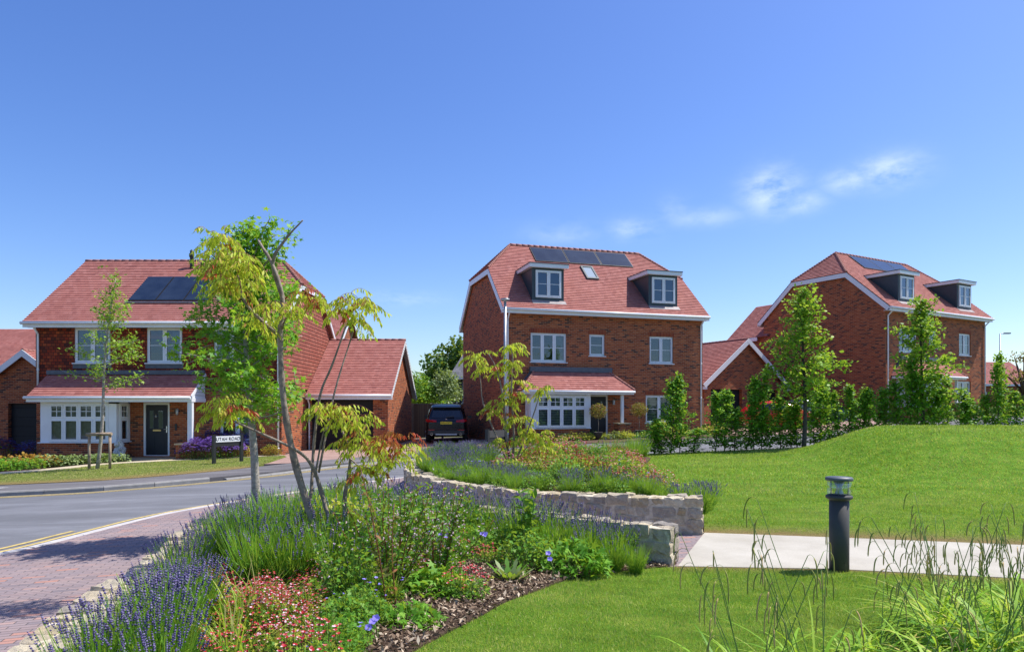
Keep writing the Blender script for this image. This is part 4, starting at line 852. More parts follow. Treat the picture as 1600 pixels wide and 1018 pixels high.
def text_mesh(body, size, depth=.002, cond=1.0):
    c = bpy.data.curves.new('lettering', 'FONT'); c.body = body; c.size = size; c.align_x = 'CENTER'; c.align_y = 'CENTER'; c.extrude = depth; c.space_character = 1.05
    o = bpy.data.objects.new('lettering', c); col.objects.link(o); dg = bpy.context.evaluated_depsgraph_get(); me = bpy.data.meshes.new_from_object(o.evaluated_get(dg)); bpy.data.objects.remove(o)
    for v in me.vertices: v.co.x *= cond
    me.materials.clear(); me.materials.append(M['signblack']); o = bpy.data.objects.new('lettering', me); col.objects.link(o); return o
def street_sign(p0, p1, label, words):
    x0, y0 = p0; x1, y1 = p1; L = math.dist(p0, p1); a = math.atan2(y1-y0, x1-x0); z = Tf(x0, y0); H = tag(empty('street_sign', (x0, y0, z), a), label, 'street sign'); dz = Tf(x1, y1)-z+.0
    for x in (0, L): m = MB(); m.box(x-.045, x+.045, -.045, .045, -.2, .98+dz, M['black']); m.box(x-.05, x+.05, -.05, .05, .98+dz, .995+dz, M['black']); m.build('post', H)
    m = MB(); m.box(.045, L-.045, -.02, .0, .76+dz, .95+dz, M['signwhite' if words else 'gun']); m.box(.045, L-.045, .0, .02, .62+dz, .96+dz, M['black']); pl = m.build('sign_plate', H)
    if words:
        t_ = text_mesh(words, .15, .003, .98); t_.parent = pl; t_.location = (L/2, -.024, .853+dz); t_.rotation_euler = (R(90), 0, 0)
    return H
street_sign((-9.40, 22.2), (-8.86, 23.05), 'black posted street sign reading UTAH ROAD beside the left house lawn', 'UTAH ROAD')
street_sign((-.68, 19.4), (-.2, 20.3), 'street name board seen edge on behind the lavender of the raised bed', None)
m = MB(); m.lathe([(.06, -.1), (.055, 2.5), (.05, 5.6)], M['steel'], n=14); z_ = Tf(-.26, 26.6)
pole = tag(empty('pole', (-.26, 26.6, z_)), 'slim silver pole with flat cap in front of the middle house corner', 'pole'); m.build('shaft', pole)
m = MB(); m.lathe([(.05, 5.6), (.17, 5.66), (.17, 5.71), (.02, 5.73)], M['steel'], n=14); m.build('cap', pole)
lp = tag(empty('street_lamp', (41.6, 60, 1.3)), 'tall grey street lamp with short arm near the right edge', 'street lamp')
m = MB(); m.lathe([(.11, -.2), (.10, 1.5), (.075, 1.52), (.055, 6.8)], M['steel'], n=12); m.build('column', lp)
m = MB(); m.tube([(0, 0, 6.75), (.1, 0, 6.82), (.35, 0, 6.84)], .035, M['steel'], 8); m.build('arm', lp); m = MB(); m.box(.3, .85, -.12, .12, 6.78, 6.87, M['gun']); m.build('lamp_head', lp)
def fence(p0, p1, z, h, label):
    H = tag(empty('timber_fence', (p0[0], p0[1], z), math.atan2(p1[1]-p0[1], p1[0]-p0[0])), label, 'fence'); L = math.dist(p0, p1); n_ = max(1, round(L/1.8))
    for i in range(n_): m = MB(); a, b = i*L/n_+.05, (i+1)*L/n_-.05; m.box(a, b, -.02, .02, .1, h, M['fence']); m.box(a, b, -.045, .045, h, h+.04, M['timber']); m.build('panel', H)
    for i in range(n_+1): m = MB(); a = i*L/n_; m.box(a-.05, a+.05, -.06, .05, -.3, h+.06, M['timber']); m.build('post', H)
fence((-5.3, 37.5), (-2.2, 38.4), .1, 1.85, 'tall timber fence across the drive behind the parked off-roader')
fence((9.3, 35.2), (10.4, 38.4), .5, 1.7, 'narrow timber side gate fence between the middle house and double garage')

# stake frame and statue
st = tag(empty('tree_stake', (-12.55, 21.4, Tf(-12.55, 21.4)+.1)), 'two post timber stake frame holding the sapling before the left house', 'tree stake')
for x in (-.3, .33): m = MB(); m.tube([(x, 0, -.2), (x, 0, 1.08)], .042, M['timber'], 9); m.build('post', st)
m = MB(); m.tube([(-.37, -.03, 1.05), (.4, -.03, 1.07)], .05, M['timber'], 9); m.build('cross_rail', st)
m = MB(); m.tube([(.0, -.06, 1.03), (.1, -.1, 1.06), (.2, -.06, 1.03), (.1, .08, 1.03), (0, -.06, 1.03)], .014, M['black'], 6); m.build('tie', st)
def statue():
    m = MB(); pr = [(.19, 0), (.2, .04), (.15, .07), (.16, .15), (.19, .26), (.16, .38), (.12, .46), (.14, .54), (.12, .62), (.05, .68), (.0, .69)]; rings = []
    for r_, z in pr:
        ring = []
        for j in range(28):
            a = 2*math.pi*j/28; nv = mnoise.noise(Vector((math.cos(a)*2.2, math.sin(a)*2.2, z*7)))*.09*(z > .06); rr = max(.005, r_+nv*(1 if r_ > .02 else 0)); ring.append((rr*math.cos(a)*.95, rr*math.sin(a)*.8, z))
        rings.append(ring)
    m.grid(rings, M['statue']); o = m.build('garden_statue', None); o.location = (-14.2, 25.5, -.1); tag(o, 'small weathered white carved stone ornament on the left front doorstep', 'statue')
    h_ = MB()
    for x, y, z, r_ in ((-.07, -.1, .52, .085), (.08, -.12, .38, .075), (-.08, -.14, .24, .09), (.07, -.13, .14, .085), (.02, -.06, .62, .07)):
        h_.grid([[(x+r_*math.sin(p)*math.cos(2*math.pi*j/12), y+r_*math.sin(p)*math.sin(2*math.pi*j/12), z+r_*math.cos(p)) for j in range(12)] for p in np.linspace(.15, math.pi-.15, 8)][::-1], M['statue'])
    h_.build('carved_figures', o)
statue()

# ------------------------------------------------------------------ cars
def car(loc, rz, paint, L, Wd, Hh, kind, label, plate=None):
    H = tag(empty('parked_car', loc, rz), label, 'car'); hw = Wd/2
    # stations along y (rear = 0): z of sill, shoulder, roof, half widths
    if kind == 'suv': S = [(0, .42, .95, .98, .80, .3), (.06, .34, 1.02, 1.04, .9, .5), (.2, .3, 1.06, 1.12, .96, .7), (.45, .28, 1.08, 1.55, .98, .74), (.75, .27, 1.09, 1.70, 1, .76), (1.6, .26, 1.08, 1.745, 1, .78), (2.5, .26, 1.06, 1.73, 1, .77), (3.0, .26, 1.05, 1.55, 1, .76), (3.45, .27, 1.05, 1.12, .99, .8), (4.1, .28, .98, 1.02, .97, .82), (4.6, .32, .86, .9, .9, .7), (4.8, .42, .7, .72, .78, .5)]
    else: S = [(0, .42, .85, .87, .78, .3), (.08, .32, .92, .95, .9, .6), (.3, .26, .96, 1.2, .95, .68), (.7, .25, .97, 1.40, .98, .7), (1.5, .24, .96, 1.46, 1, .72), (2.1, .24, .94, 1.42, 1, .71), (2.75, .25, .92, 1.0, .99, .76), (3.3, .27, .82, .86, .96, .8), (3.75, .33, .66, .7, .86, .6), (3.85, .42, .58, .6, .7, .4)]
    sy = L/S[-1][0]; sz = Hh/max(s[3] for s in S); rings = []; cab = MB(); m = MB()
    for y, a, b, c, f, g in S:
        y *= sy; a *= sz; b *= sz; c *= sz; w = hw*f; t_ = hw*(g if c-b > .2 else f*.88); mz = (a+b)/2
        half = [(w*.86, a), (w*.97, a+.08), (w, mz), (w*.985, b-.08), (w*.93, b), (t_+(w*.93-t_)*.35, b+(c-b)*.6), (t_, c-.05*(c-b > .1)), (t_*.8, c), (0, c+.01)]
        rings.append([(x, y, z) for x, z in half]+[(-x, y, z) for x, z in half[-2::-1]])
    m.grid(rings, M[paint], smooth=True); o = m.build('body', H)
    md = o.modifiers.new('smooth', 'SUBSURF'); md.levels = 1; md.render_levels = 2
    def P(i, t_): a, b = S[i], S[i+1]; return [a[j]+(b[j]-a[j])*t_ for j in range(6)]
    if kind == 'suv':
        # rear glass, tailgate details
        k = .985
        m = MB(); m.face([(-hw*.70, .16*sy, 1.13*sz), (hw*.70, .16*sy, 1.13*sz), (hw*.60, .50*sy-.07, 1.56*sz), (-hw*.60, .50*sy-.07, 1.56*sz)], M['carglass']); m.face([(-hw*.70, .16*sy, 1.13*sz), (-hw*.60, .50*sy-.07, 1.56*sz), (-hw*.60, .6, 1.5*sz), (-hw*.7, .4, 1.1*sz)], M[paint]); m.build('rear_window', H)
        m = MB(); r0 = [(-hw*.68, .30, 1.60*sz), (hw*.68, .30, 1.60*sz), (hw*.66, .62, 1.70*sz), (-hw*.66, .62, 1.70*sz)]; m.grid([[(x, y, z-.035) for x, y, z in r0], r0], M[paint], smooth=False); m.build('spoiler', H)
        for s_ in (-1, 1):
            q = [(s_*hw*.46, -.035, .93*sz), (s_*hw*.86, .0, .93*sz), (s_*hw*.96, .12, .97*sz), (s_*hw*.955, .14, 1.06*sz), (s_*hw*.84, .03, 1.05*sz), (s_*hw*.46, -.0, 1.01*sz)]
            if s_ < 0: q = q[::-1]
            m = MB(); m.grid([[(x, y+.14, z) for x, y, z in q], [(x, y-.03, z) for x, y, z in q]], M['redlens'], smooth=False); m.build('tail_light', H)
            m = MB(); m.box(min(s_*hw*.55, s_*hw*.84), max(s_*hw*.55, s_*hw*.84), -.055, .03, .56*sz, .60*sz, M['redlens']); m.build('reflector', H)
            m = MB(); m.tube([(s_*hw*.68, .2, .40*sz), (s_*hw*.68, -.06, .40*sz)], .055, M['chrome'], 12); m.tube([(s_*hw*.68, -.02, .40*sz), (s_*hw*.68, -.064, .40*sz)], .042, M['signblack'], 12); m.build('exhaust', H)
            m = MB(); m.box(min(s_*hw*.99, s_*(hw+.2)), max(s_*hw*.99, s_*(hw+.2)), 2.95, 3.1, 1.05*sz, 1.2*sz, M['black']); mo = m.build('wing_mirror', H)
            m = MB(); m.tube([(s_*hw*.72, .7, 1.76*sz), (s_*hw*.72, 2.8, 1.76*sz)], .02, M['chrome'], 6); m.build('roof_rail', H)
        m = MB(); m.grid([[(-hw*.9, .05, .36*sz), (hw*.9, .05, .36*sz), (hw*.9, .05, .60*sz), (-hw*.9, .05, .60*sz)][::-1], [(-hw*.84, -.06, .38*sz), (hw*.84, -.06, .38*sz), (hw*.84, -.06, .57*sz), (-hw*.84, -.06, .57*sz)][::-1]], M['black'], smooth=False); m.box(-hw*.5, hw*.5, -.07, -.055, .36*sz, .42*sz, M['steel']); m.build('bumper', H)
        m = MB(); m.box(-.26, .26, -.045, .02, .84*sz, .95*sz, M['yellow']); pl = m.build('number_plate', H)
        if plate: t_ = text_mesh(plate, .095, .002, .95); t_.parent = pl; t_.location = (0, -.049, .895*sz); t_.rotation_euler = (R(90), 0, 0)
        m = MB(); m.tube([(0, .13, 1.035*sz), (0, .06, 1.03*sz)], .04, M['chrome'], 16); m.tube([(0, .07, 1.03*sz), (0, .056, 1.028*sz)], .028, M['carblue'], 16); m.build('badge', H)
        m = MB(); m.beam((.0, .13, 1.15*sz), (.35, .14, 1.19*sz), .03, .02, M['black'], up=(0, -1, 0)); m.build('wiper', H)
        m = MB(); m.box(-.03, .03, 1.0, 1.15, 1.74*sz, 1.8*sz, M['black']); m.build('aerial', H)
    else:
        m = MB(); m.face([(hw*.72, 2.72*sy, .99*sz), (-hw*.72, 2.72*sy, .99*sz), (-hw*.64, 2.16*sy, 1.37*sz), (hw*.64, 2.16*sy, 1.37*sz)], M['carglass']); m.build('windscreen', H)
        m = MB(); m.face([(-hw*.7, .2*sy, .98*sz), (hw*.7, .2*sy, .98*sz), (hw*.62, .62*sy, 1.34*sz), (-hw*.62, .62*sy, 1.34*sz)], M['carglass']); m.build('rear_window', H)
        for s_ in (-1, 1):
            m = MB(); m.box(min(s_*hw*.5, s_*hw*.8), max(s_*hw*.5, s_*hw*.8), 3.6*sy, 3.76*sy, .56*sz, .68*sz, M['chrome']); m.build('headlight', H)
            m = MB(); m.box(min(s_*hw*.6, s_*hw*.9), max(s_*hw*.6, s_*hw*.9), -.0, .1, .72*sz, .86*sz, M['redlens']); m.build('tail_light', H)
            m = MB(); m.box(min(s_*hw, s_*(hw+.15)), max(s_*hw, s_*(hw+.15)), 2.3, 2.42, .93*sz, 1.04*sz, M[paint]); m.build('wing_mirror', H)
    sg = S[3:9] if kind == 'suv' else S[2:7]
    for s_ in (-1, 1):      # side glass, set just proud of the body flank
        m = MB(); lo = []; hi = []
        for y, a, b, c, f, g in sg[(0 if kind == 'suv' else 1):-1]:
            w = hw*f; t_ = hw*g; lo.append((s_*(w*.93+.006), y*sy, b*sz+.05)); u = .72; hi.append((s_*(t_+(w*.93-t_)*.3+.012), y*sy, (b+(c-b)*u)*sz))
        for i in range(len(lo)-1): m.face([lo[i], lo[i+1], hi[i+1], hi[i]] if s_ > 0 else [lo[i+1], lo[i], hi[i], hi[i+1]], M['carglass'])
        m.build('side_window', H)
    wr = .36*sz if kind == 'suv' else .31*sz
    for y in ((.92*sy, 3.85*sy) if kind == 'suv' else (.75*sy, 3.1*sy)):
        for s_ in (-1, 1):
            m = MB(); x = s_*(hw-.12); pr = [(wr*.62, -.11), (wr*.94, -.12), (wr, -.08), (wr, .08), (wr*.94, .12), (wr*.62, .11)]
            m.grid([[(x+o_, y+r_*math.cos(2*math.pi*j/24), wr+r_*math.sin(2*math.pi*j/24)) for j in range(24)] for r_, o_ in pr], M['tyre']); wh = m.build('wheel', H)
            m = MB()
            for j in range(5):
                a = 2*math.pi*j/5; m.beam((x+s_*.115, y, wr), (x+s_*.115, y+wr*.62*math.cos(a), wr+wr*.62*math.sin(a)), .06, .02, M['chrome'], up=(1, 0, 0))
            m.build('rim', wh)
    return H
car((-2.98, 31.9, Tf(-3, 32)+.09), R(3.5), 'carpaint', 4.85, 1.93, 1.78, 'suv', 'dark blue off-roader parked on the drive, seen from behind', 'WO14 WTY')
car((11.5, 35.4, .62), R(-98), 'carred', 3.9, 1.72, 1.5, 'hatch', 'red hatchback parked on the drive behind the young hedge')
car((14.2, 36.6, .78), R(-70), 'carblue', 4.2, 1.78, 1.5, 'hatch', 'slate blue car behind the hedge, right of the red hatchback')

# ------------------------------------------------------------------ plants
def bez(p0, d, L, droop, n=6, wob=0):
    p = Vector(p0); d = Vector(d).normalized(); out = [p.copy()]
    for i in range(n):
        d = (d+Vector((random.gauss(0, wob), random.gauss(0, wob), random.gauss(0, wob)-droop/n))).normalized(); p = p+d*L/n; out.append(p.copy())
    return out
def sample(path, n, t0=.2):
    P = np.array([tuple(p) for p in path]); u = t0+(1-t0)*rng.random(n); u = u*(len(P)-1); i = np.clip(u.astype(int), 0, len(P)-2); f = (u-i)[:, None]; return P[i]*(1-f)+P[i+1]*f
def crown_leaves(P, size, tmpl, mat, spread=.06, up=.35, down=0.0, W=1.0):
    n = len(P); P = P+rng.normal(size=(n, 3))*spread; D = _rd(n, -down); N = nrm(rng.normal(size=(n, 3))*.6+np.array([.25, -.1, 1])*(up+.6)); S = size*(.7+.6*rng.random(n))
    V, F = leaves(P, D, N, S, *tmpl, W=W); return (V, F, mat)

def upright_tree(name, loc, h, rad, z0, prof, nb, nleaf, lsize, tmpl, lmat, tr, bmat, label, cat='tree', group=None, lean=(0, 0), rise=.7, spread=.07, extra=()):
    H = tag(empty(name, loc), label, cat, group); m = MB()
    tp = [Vector((lean[0]*t+.04*math.sin(t*7)*h/5, lean[1]*t+.03*math.cos(t*6)*h/5, h*t-.1)) for t in np.linspace(0, 1, 12)]
    m.tube(tp, [tr*(1-.85*t)+.004 for t in np.linspace(0, 1, 12)], bmat, 9); pts = []; sz = []
    for i in range(nb):
        t = z0+(1-z0)*((i+.5)/nb)**.9; k = t*11; a = tp[int(min(k, 10))].lerp(tp[int(min(k, 10))+1], k-int(min(k, 10)))
        az = i*2.4+random.uniform(-.5, .5); r_ = rad*prof((t-z0)/(1-z0))*random.uniform(.65, 1.12)
        el_ = rise*random.uniform(.6, 1.2)+(.5*((t-z0)/(1-z0))); d = Vector((math.cos(az)*math.cos(el_), math.sin(az)*math.cos(el_), math.sin(el_)))
        path = bez(a, d, max(.12, r_/max(.4, math.cos(el_))), .35, 6, .08); m.tube(path, [tr*.28*(1-.8*q/6)*(1-.6*t)+.003 for q in range(7)], bmat, 5)
        for q in range(3):
            s_ = path[random.randint(2, 5)]; e = Vector((random.gauss(0, 1), random.gauss(0, 1), random.uniform(0, .9))).normalized(); sp = bez(s_, e, r_*.42, .3, 3, .1); m.tube(sp, .004, bmat, 4)
            pts.append(sample(sp, max(3, int(nleaf*.16*r_/rad)), .1))
        pts.append(sample(path, max(5, int(nleaf*.52*r_/rad)), .15))
    pts.append(sample(tp[8:], int(nleaf*1.5), 0))
    for e in extra:
        path = bez(e[0], e[1], e[2], .25, 6, .07); m.tube(path, [.016*(1-.7*q/6) for q in range(7)], bmat, 5); pts.append(sample(path, e[3], .25))
    P = np.concatenate(pts); m.build('trunk', H); arrobj('crown', [crown_leaves(P, lsize, tmpl, lmat, spread)], H); return H
random.seed(21)
# green star-leaved tree in front of the left house
upright_tree('young_tree', (-3.29, 9.0, Tf(-3.3, 9)+.05), 3.98, .80, .38, lambda t: (math.sin(math.pi*min(1, t*.86+.14))**.6)*(1-.25*t), 56, 150, .084, L_STAR, M['lf_amber'], .058, M['bark'],
    'straight trunked young tree with dense star-shaped green leaves behind the multi-stem tree', rise=.32, spread=.07, lean=(-.12, 0), extra=[((-.1, 0, 3.2), (.8, -.2, .9), .95, 120), ((-.1, 0, 3.3), (.4, -.2, 1), .8, 120), ((-.1, 0, 3.1), (-.7, -.2, .8), .8, 120)])
# staked sapling
upright_tree('sapling', (-12.70, 21.5, Tf(-12.7, 21.5)+.08), 5.95, 1.0, .42, lambda t: .42+.75*math.exp(-((t-.35)/.3)**2)-.25*t, 21, 120, .10, L_STAR, M['lf_lime'], .055, M['bark'],
    'thin staked sapling with sparse light green leaves before the left house', lean=(.55, 0), rise=.55, spread=.10, extra=[((.2, 0, 2.4), (1, -.1, .35), 1.5, 90), ((.15, 0, 2.7), (-1, 0, .5), 1.1, 30), ((.2, 0, 3.2), (1, 0, .5), 1.2, 90)])
cone = lambda t: (1-t)**.75*.95+.1
upright_tree('street_tree', (9.02, 21.75, Tf(9, 21.75)), 5.0, 1.25, .27, lambda t: cone(t)*(.75+.25*min(1, t*4)), 52, 125, .11, L_OVAL, M['lf_lime'], .07, M['barkdark'],
    'bright green conical young street tree rising from the hedge by the double garage', rise=.45, spread=.08, extra=[((.1, 0, 2.5), (1, 0, .32), 1.55, 110), ((.1, 0, 2.0), (1, .1, .3), 1.3, 80), ((0, 0, 2.2), (-1, 0, .25), 1.15, 80)])
upright_tree('street_tree', (13.5, 23.2, Tf(13.5, 23.2)), 4.75, 1.2, .27, lambda t: cone(t)*(.7+.3*min(1, t*4)), 52, 125, .112, L_OVAL, M['lf_lime'], .065, M['barkdark'],
    'bright green young street tree standing before the far right brick house', rise=.5, spread=.08, extra=[((.1, 0, 2.2), (1, 0, .35), 1.5, 90), ((0, 0, 1.9), (-1, 0, .2), 1.2, 60)])

# multi-stem trees with drooping feathery leaves
def leaflet_sprays(centres, n, L, size, mat, redmat, redshare):
    A = []; B = []
    for c, r_ in centres:
        for i in range(int(n*r_)):
            o_ = Vector(c)+Vector((random.gauss(0, .07), random.gauss(0, .07), random.gauss(0, .05)))*r_
            az = random.uniform(0, 6.283); path = bez(o_, (math.cos(az), math.sin(az), random.uniform(-.1, 1.2)), L*random.uniform(.7, 1.2)*(.6+.4*r_), 1.6, 7, .06); (B if random.random() < redshare else A).append(path)
    out = []
    rach = MB()
    for paths, mt in ((A, mat), (B, redmat)):
        P = []; D = []
        for path in paths:
            rach.tube(path, .0022, M['twigred'], 3, cap=False)
            for k in range(1, 8):
                for s_ in (-1, 1):
                    d = (path[k]-path[k-1]).normalized(); sd = d.cross(Vector((0, 0, 1))); sd = sd.normalized() if sd.length > .05 else Vector((1, 0, 0))
                    P.append(path[k]+sd*s_*.008); D.append(sd*s_*.55+d*.45+Vector((random.gauss(0, .15), random.gauss(0, .15), -1.0)))
            P.append(path[-1]); D.append(path[-1]-path[-2])
        if P:
            P = np.array([tuple(p) for p in P]); D = np.array([tuple(d) for d in D]); N = nrm(rng.normal(size=D.shape)*.7+np.array([0, -.3, .6])); out.append(leaves(P, D, N, size*(.7+.55*rng.random(len(P))), *L_OVAL, W=.46)+(mt,))
    return out, rach
def multistem(name, base, stems, centres, label, n, L, size, redc=(), bmat='bark2', rs=.06):
    H = tag(empty(name, base), label, 'tree'); b = Vector(base); m = MB()
    for pts, r0, r1 in stems:
        P = [Vector((p[0], p[1], p[2]))-b for p in pts]; Q = []
        PP = [P[0]*2-P[1]]+P+[P[-1]*2-P[-2]]
        for i in range(1, len(PP)-2):
            for k in range(4): t = k/4; a, b_, c, d = PP[i-1:i+3]; Q.append(.5*((2*b_)+(c-a)*t+(2*a-5*b_+4*c-d)*t*t+(3*b_-a-3*c+d)*t**3))
        Q.append(P[-1]); n_ = len(Q); m.tube(Q, [(r0+(r1-r0)*i/(n_-1))*(1+.10*math.sin(i*1.7)) for i in range(n_)], M[bmat], 9)
    m.build('trunk', H)
    ch, rach = leaflet_sprays([(Vector(c)-b, r_) for c, r_ in centres], n, L, size, M['lf_pinn'], M['lf_pinnred'], rs)
    if redc: c2, r2 = leaflet_sprays([(Vector(c)-b, r_) for c, r_ in redc], n, L, size, M['lf_pinnred'], M['lf_pinnred'], 0); ch += c2; rach.v and None
    cr = arrobj('crown', ch, H); rach.build('sprays', cr); return H
def W(px, py, d): return ((px-800)*d/1100, d, EYE-(py-638)*d/1100)     # survey helper: sight line + measured distance -> metres
random.seed(5)
d = 6.55
multistem('multi_stem_tree', W(522, 892, d), [
    ([W(524, 893, d), W(490, 815, d), W(463, 730, d), W(448, 660, d-.05), W(440, 590, d-.08), W(438, 510, d-.1), W(441, 462, d-.1), W(425, 412, d-.08), W(411, 388, d-.05), W(404, 376, d)], .040, .010),
    ([W(441, 463, d-.1), W(426, 412, d-.08), W(446, 374, d-.15), W(473, 344, d-.2)], .020, .006),
    ([W(437, 525, d-.1), W(405, 497, d-.2), W(382, 470, d-.3), W(372, 430, d-.35)], .017, .007),
    ([W(440, 515, d-.1), W(446, 498, d-.2), W(455, 492, d-.25), W(466, 491, d-.3)], .010, .004),
    ([W(545, 876, d+.05), W(520, 830, d+.05), W(502, 768, d+.1), W(488, 728, d), W(465, 704, d-.15), W(415, 680, d-.3), W(368, 659, d-.4)], .026, .008),
    ([W(478, 800, d), W(486, 770, d+.15), W(490, 700, d+.2), W(500, 618, d+.2), W(519, 570, d+.15), W(541, 508, d+.1)], .018, .008),
    ([W(492, 745, d+.1), W(500, 700, d+.1), W(507, 668, d)], .012, .006),
    ([W(498, 738, d+.2), W(522, 616, d+.3), W(547, 533, d+.4), W(553, 512, d+.4)], .011, .005),
    ([W(540, 870, d+.1), W(538, 785, d+.15), W(545, 740, d+.2), W(547, 705, d+.2), W(534, 672, d+.15)], .024, .010),
    ([W(546, 715, d+.2), W(570, 735, d+.1), W(600, 742, d)], .008, .004)],
    [(W(345, 372, d-.3), .9), (W(365, 400, d-.3), .9), (W(335, 415, d-.3), .75), (W(370, 440, d-.35), .8), (W(385, 415, d-.4), .7), (W(350, 445, d-.2), .5), (W(412, 475, d-.3), .5), (W(402, 505, d-.1), .5),
     (W(345, 628, d-.4), .5), (W(365, 640, d-.4), .55), (W(330, 645, d-.4), .25),
     (W(500, 470, d), .5), (W(478, 462, d-.1), .45), (W(462, 490, d-.3), .35), (W(555, 470, d+.3), .8), (W(575, 475, d+.2), .6), (W(560, 500, d+.4), .4), (W(530, 485, d+.1), .3),
     (W(505, 640, d), .7), (W(535, 640, d+.1), .8), (W(555, 655, d+.1), .6), (W(560, 690, d+.1), .8), (W(590, 705, d), .7), (W(575, 730, d), .6), (W(615, 720, d-.1), .5), (W(630, 700, d), .35), (W(545, 745, d+.1), .35),
     (W(500, 810, d+.2), .6), (W(540, 800, d+.3), .6), (W(570, 815, d+.3), .5)],
    'crooked grey multi-stem tree with drooping yellow-green leaflets in the near bed', 23, .27, .056, redc=[(W(622, 682, d), .38), (W(600, 690, d), .2), (W(372, 635, d-.4), .22)])
d = 14.7; b_ = (-.02, 14.8, .56)
multistem('multi_stem_tree', b_, [
    ([(-.02, 14.8, .5), W(792, 690, d), W(786, 620, d), W(775, 575, d), W(763, 552, d)], .032, .008),
    ([(0, 14.8, .5), W(803, 680, d), W(799, 610, d), W(801, 560, d), W(797, 540, d)], .03, .008),
    ([(.03, 14.8, .5), W(818, 690, d-.1), W(836, 640, d-.2), W(846, 606, d-.3)], .022, .007),
    ([(-.05, 14.85, .5), W(775, 680, d+.1), W(755, 630, d+.2), W(750, 590, d+.2), W(740, 560, d+.3)], .022, .006),
    ([(.03, 14.8, .5), W(822, 700, d), W(845, 690, d-.1), W(862, 668, d-.2)], .012, .005)],
    [(W(798, 540, d), .7), (W(800, 565, d), .6), (W(745, 558, d+.3), .7), (W(760, 572, d+.2), .5), (W(785, 575, d), .5), (W(803, 595, d), .5), (W(848, 608, d-.3), .5), (W(790, 625, d), .7), (W(770, 640, d), .6), (W(812, 655, d-.1), .8), (W(828, 675, d-.1), .7), (W(800, 690, d), .6), (W(846, 700, d-.2), .6), (W(845, 680, d-.2), .5), (W(770, 690, d), .3), (W(805, 615, d), .4)],
    'slender multi-stem tree with feathery yellow-green leaves in the raised bed', 18, .42, .095, rs=.08)

# shared plant variants ---------------------------------------------------------------
def copy_tree(o, loc, rz=0, s=1, label=None, group=None, cat=None):
    c = o.copy(); col.objects.link(c); c.location = loc; c.rotation_euler = (0, 0, rz); c.scale = (s, s, s) if not hasattr(s, '__len__') else s
    if label: c['label'] = label
    if group: c['group'] = group
    if cat: c['category'] = cat
    for ch in list(o.children): k = ch.copy(); col.objects.link(k); k.parent = c; k.matrix_parent_inverse = ch.matrix_parent_inverse.copy()
    return c
used = set()
def place(protos, loc, rz=None, s=1, label=None, group=None, cat=None):
    p = random.choice(protos); rz = random.uniform(0, 6.28) if rz is None else rz
    if p.name not in used:
        used.add(p.name); p.location = loc; p.rotation_euler = (0, 0, rz); p.scale = (s, s, s) if not hasattr(s, '__len__') else s; c = p
        if label: c['label'] = label
        if group: c['group'] = group
        if cat: c['category'] = cat
        return c
    return copy_tree(p, loc, rz, s, label, group, cat)

def hedge_plant(h, w, nleaf):
    H = empty('hedge_plant', (0, 0, 0)); m = MB(); pts = []
    tp = bez((0, 0, -.05), (random.gauss(0, .05), random.gauss(0, .05), 1), h, -.1, 8, .05); m.tube(tp, [.016*(1-.75*i/8) for i in range(9)], M['barkdark'], 6)
    nb = 26
    for i in range(nb):
        t = .10+.86*(i/nb); k = t*8; a = tp[int(k)].lerp(tp[int(k)+1], k-int(k)); az = i*2.4; r_ = w*(math.sin(math.pi*min(1, t*.8+.22))**.8)*random.uniform(.55, 1.1)*(1.0 if t > .25 else .75)
        p = bez(a, (math.cos(az), math.sin(az), .35+.5*t), r_, .15, 5, .12); m.tube(p, [.006*(1-.7*q/5)+.001 for q in range(6)], M['barkdark'], 4); pts.append(sample(p, int(nleaf/nb*random.uniform(.6, 1.4)), .1))
    pts.append(sample(tp[4:], nleaf//12, 0)); P = np.concatenate(pts); m.build('stem', H); arrobj('foliage', [crown_leaves(P, .075, L_OVAL, M['lf_beech'], .045, W=.95)], H); return H
random.seed(9)
hp = [hedge_plant(1.85, .48, 1100), hedge_plant(2.1, .42, 1050), hedge_plant(1.7, .55, 1150), hedge_plant(2.0, .52, 1250)]
hpx = [(1022, .65), (1035, .55), (1048, 1.22), (1062, 1.18), (1082, .5), (1118, .95), (1132, 1.0), (1148, .82), (1165, .95), (1178, 1.22), (1190, 1.18), (1204, .85), (1220, .95), (1236, .8), (1246, .7), (1272, .9), (1284, 1.05), (1300, 1.05), (1312, .95), (1325, 1.1), (1342, 1.1), (1352, .9), (1372, .95), (1388, .85), (1400, 1.1), (1416, 1.12), (1432, 1.1), (1452, 1.1), (1470, 1.05), (1488, .95), (1505, .9), (1520, .8), (1540, .88), (1556, 1.05), (1572, 1.2), (1590, 1.05), (1610, 1), (1640, 1), (1670, 1.0)]
for px, s_ in hpx:
    dd = 21.4+max(0, (px-1050))*.0047+random.uniform(-.15, .15); x = (px-800)*dd/1100
    s_ *= 1.12 if px > 1330 else 1
    place(hp, (x, dd, Tf(x, dd)), s=(1.12, 1.12, s_*random.uniform(.85, 1.12)), label='young beech hedge plant in the row along the far edge of the lawn', group='young hedge plants along the lawn edge', cat='hedge plant')

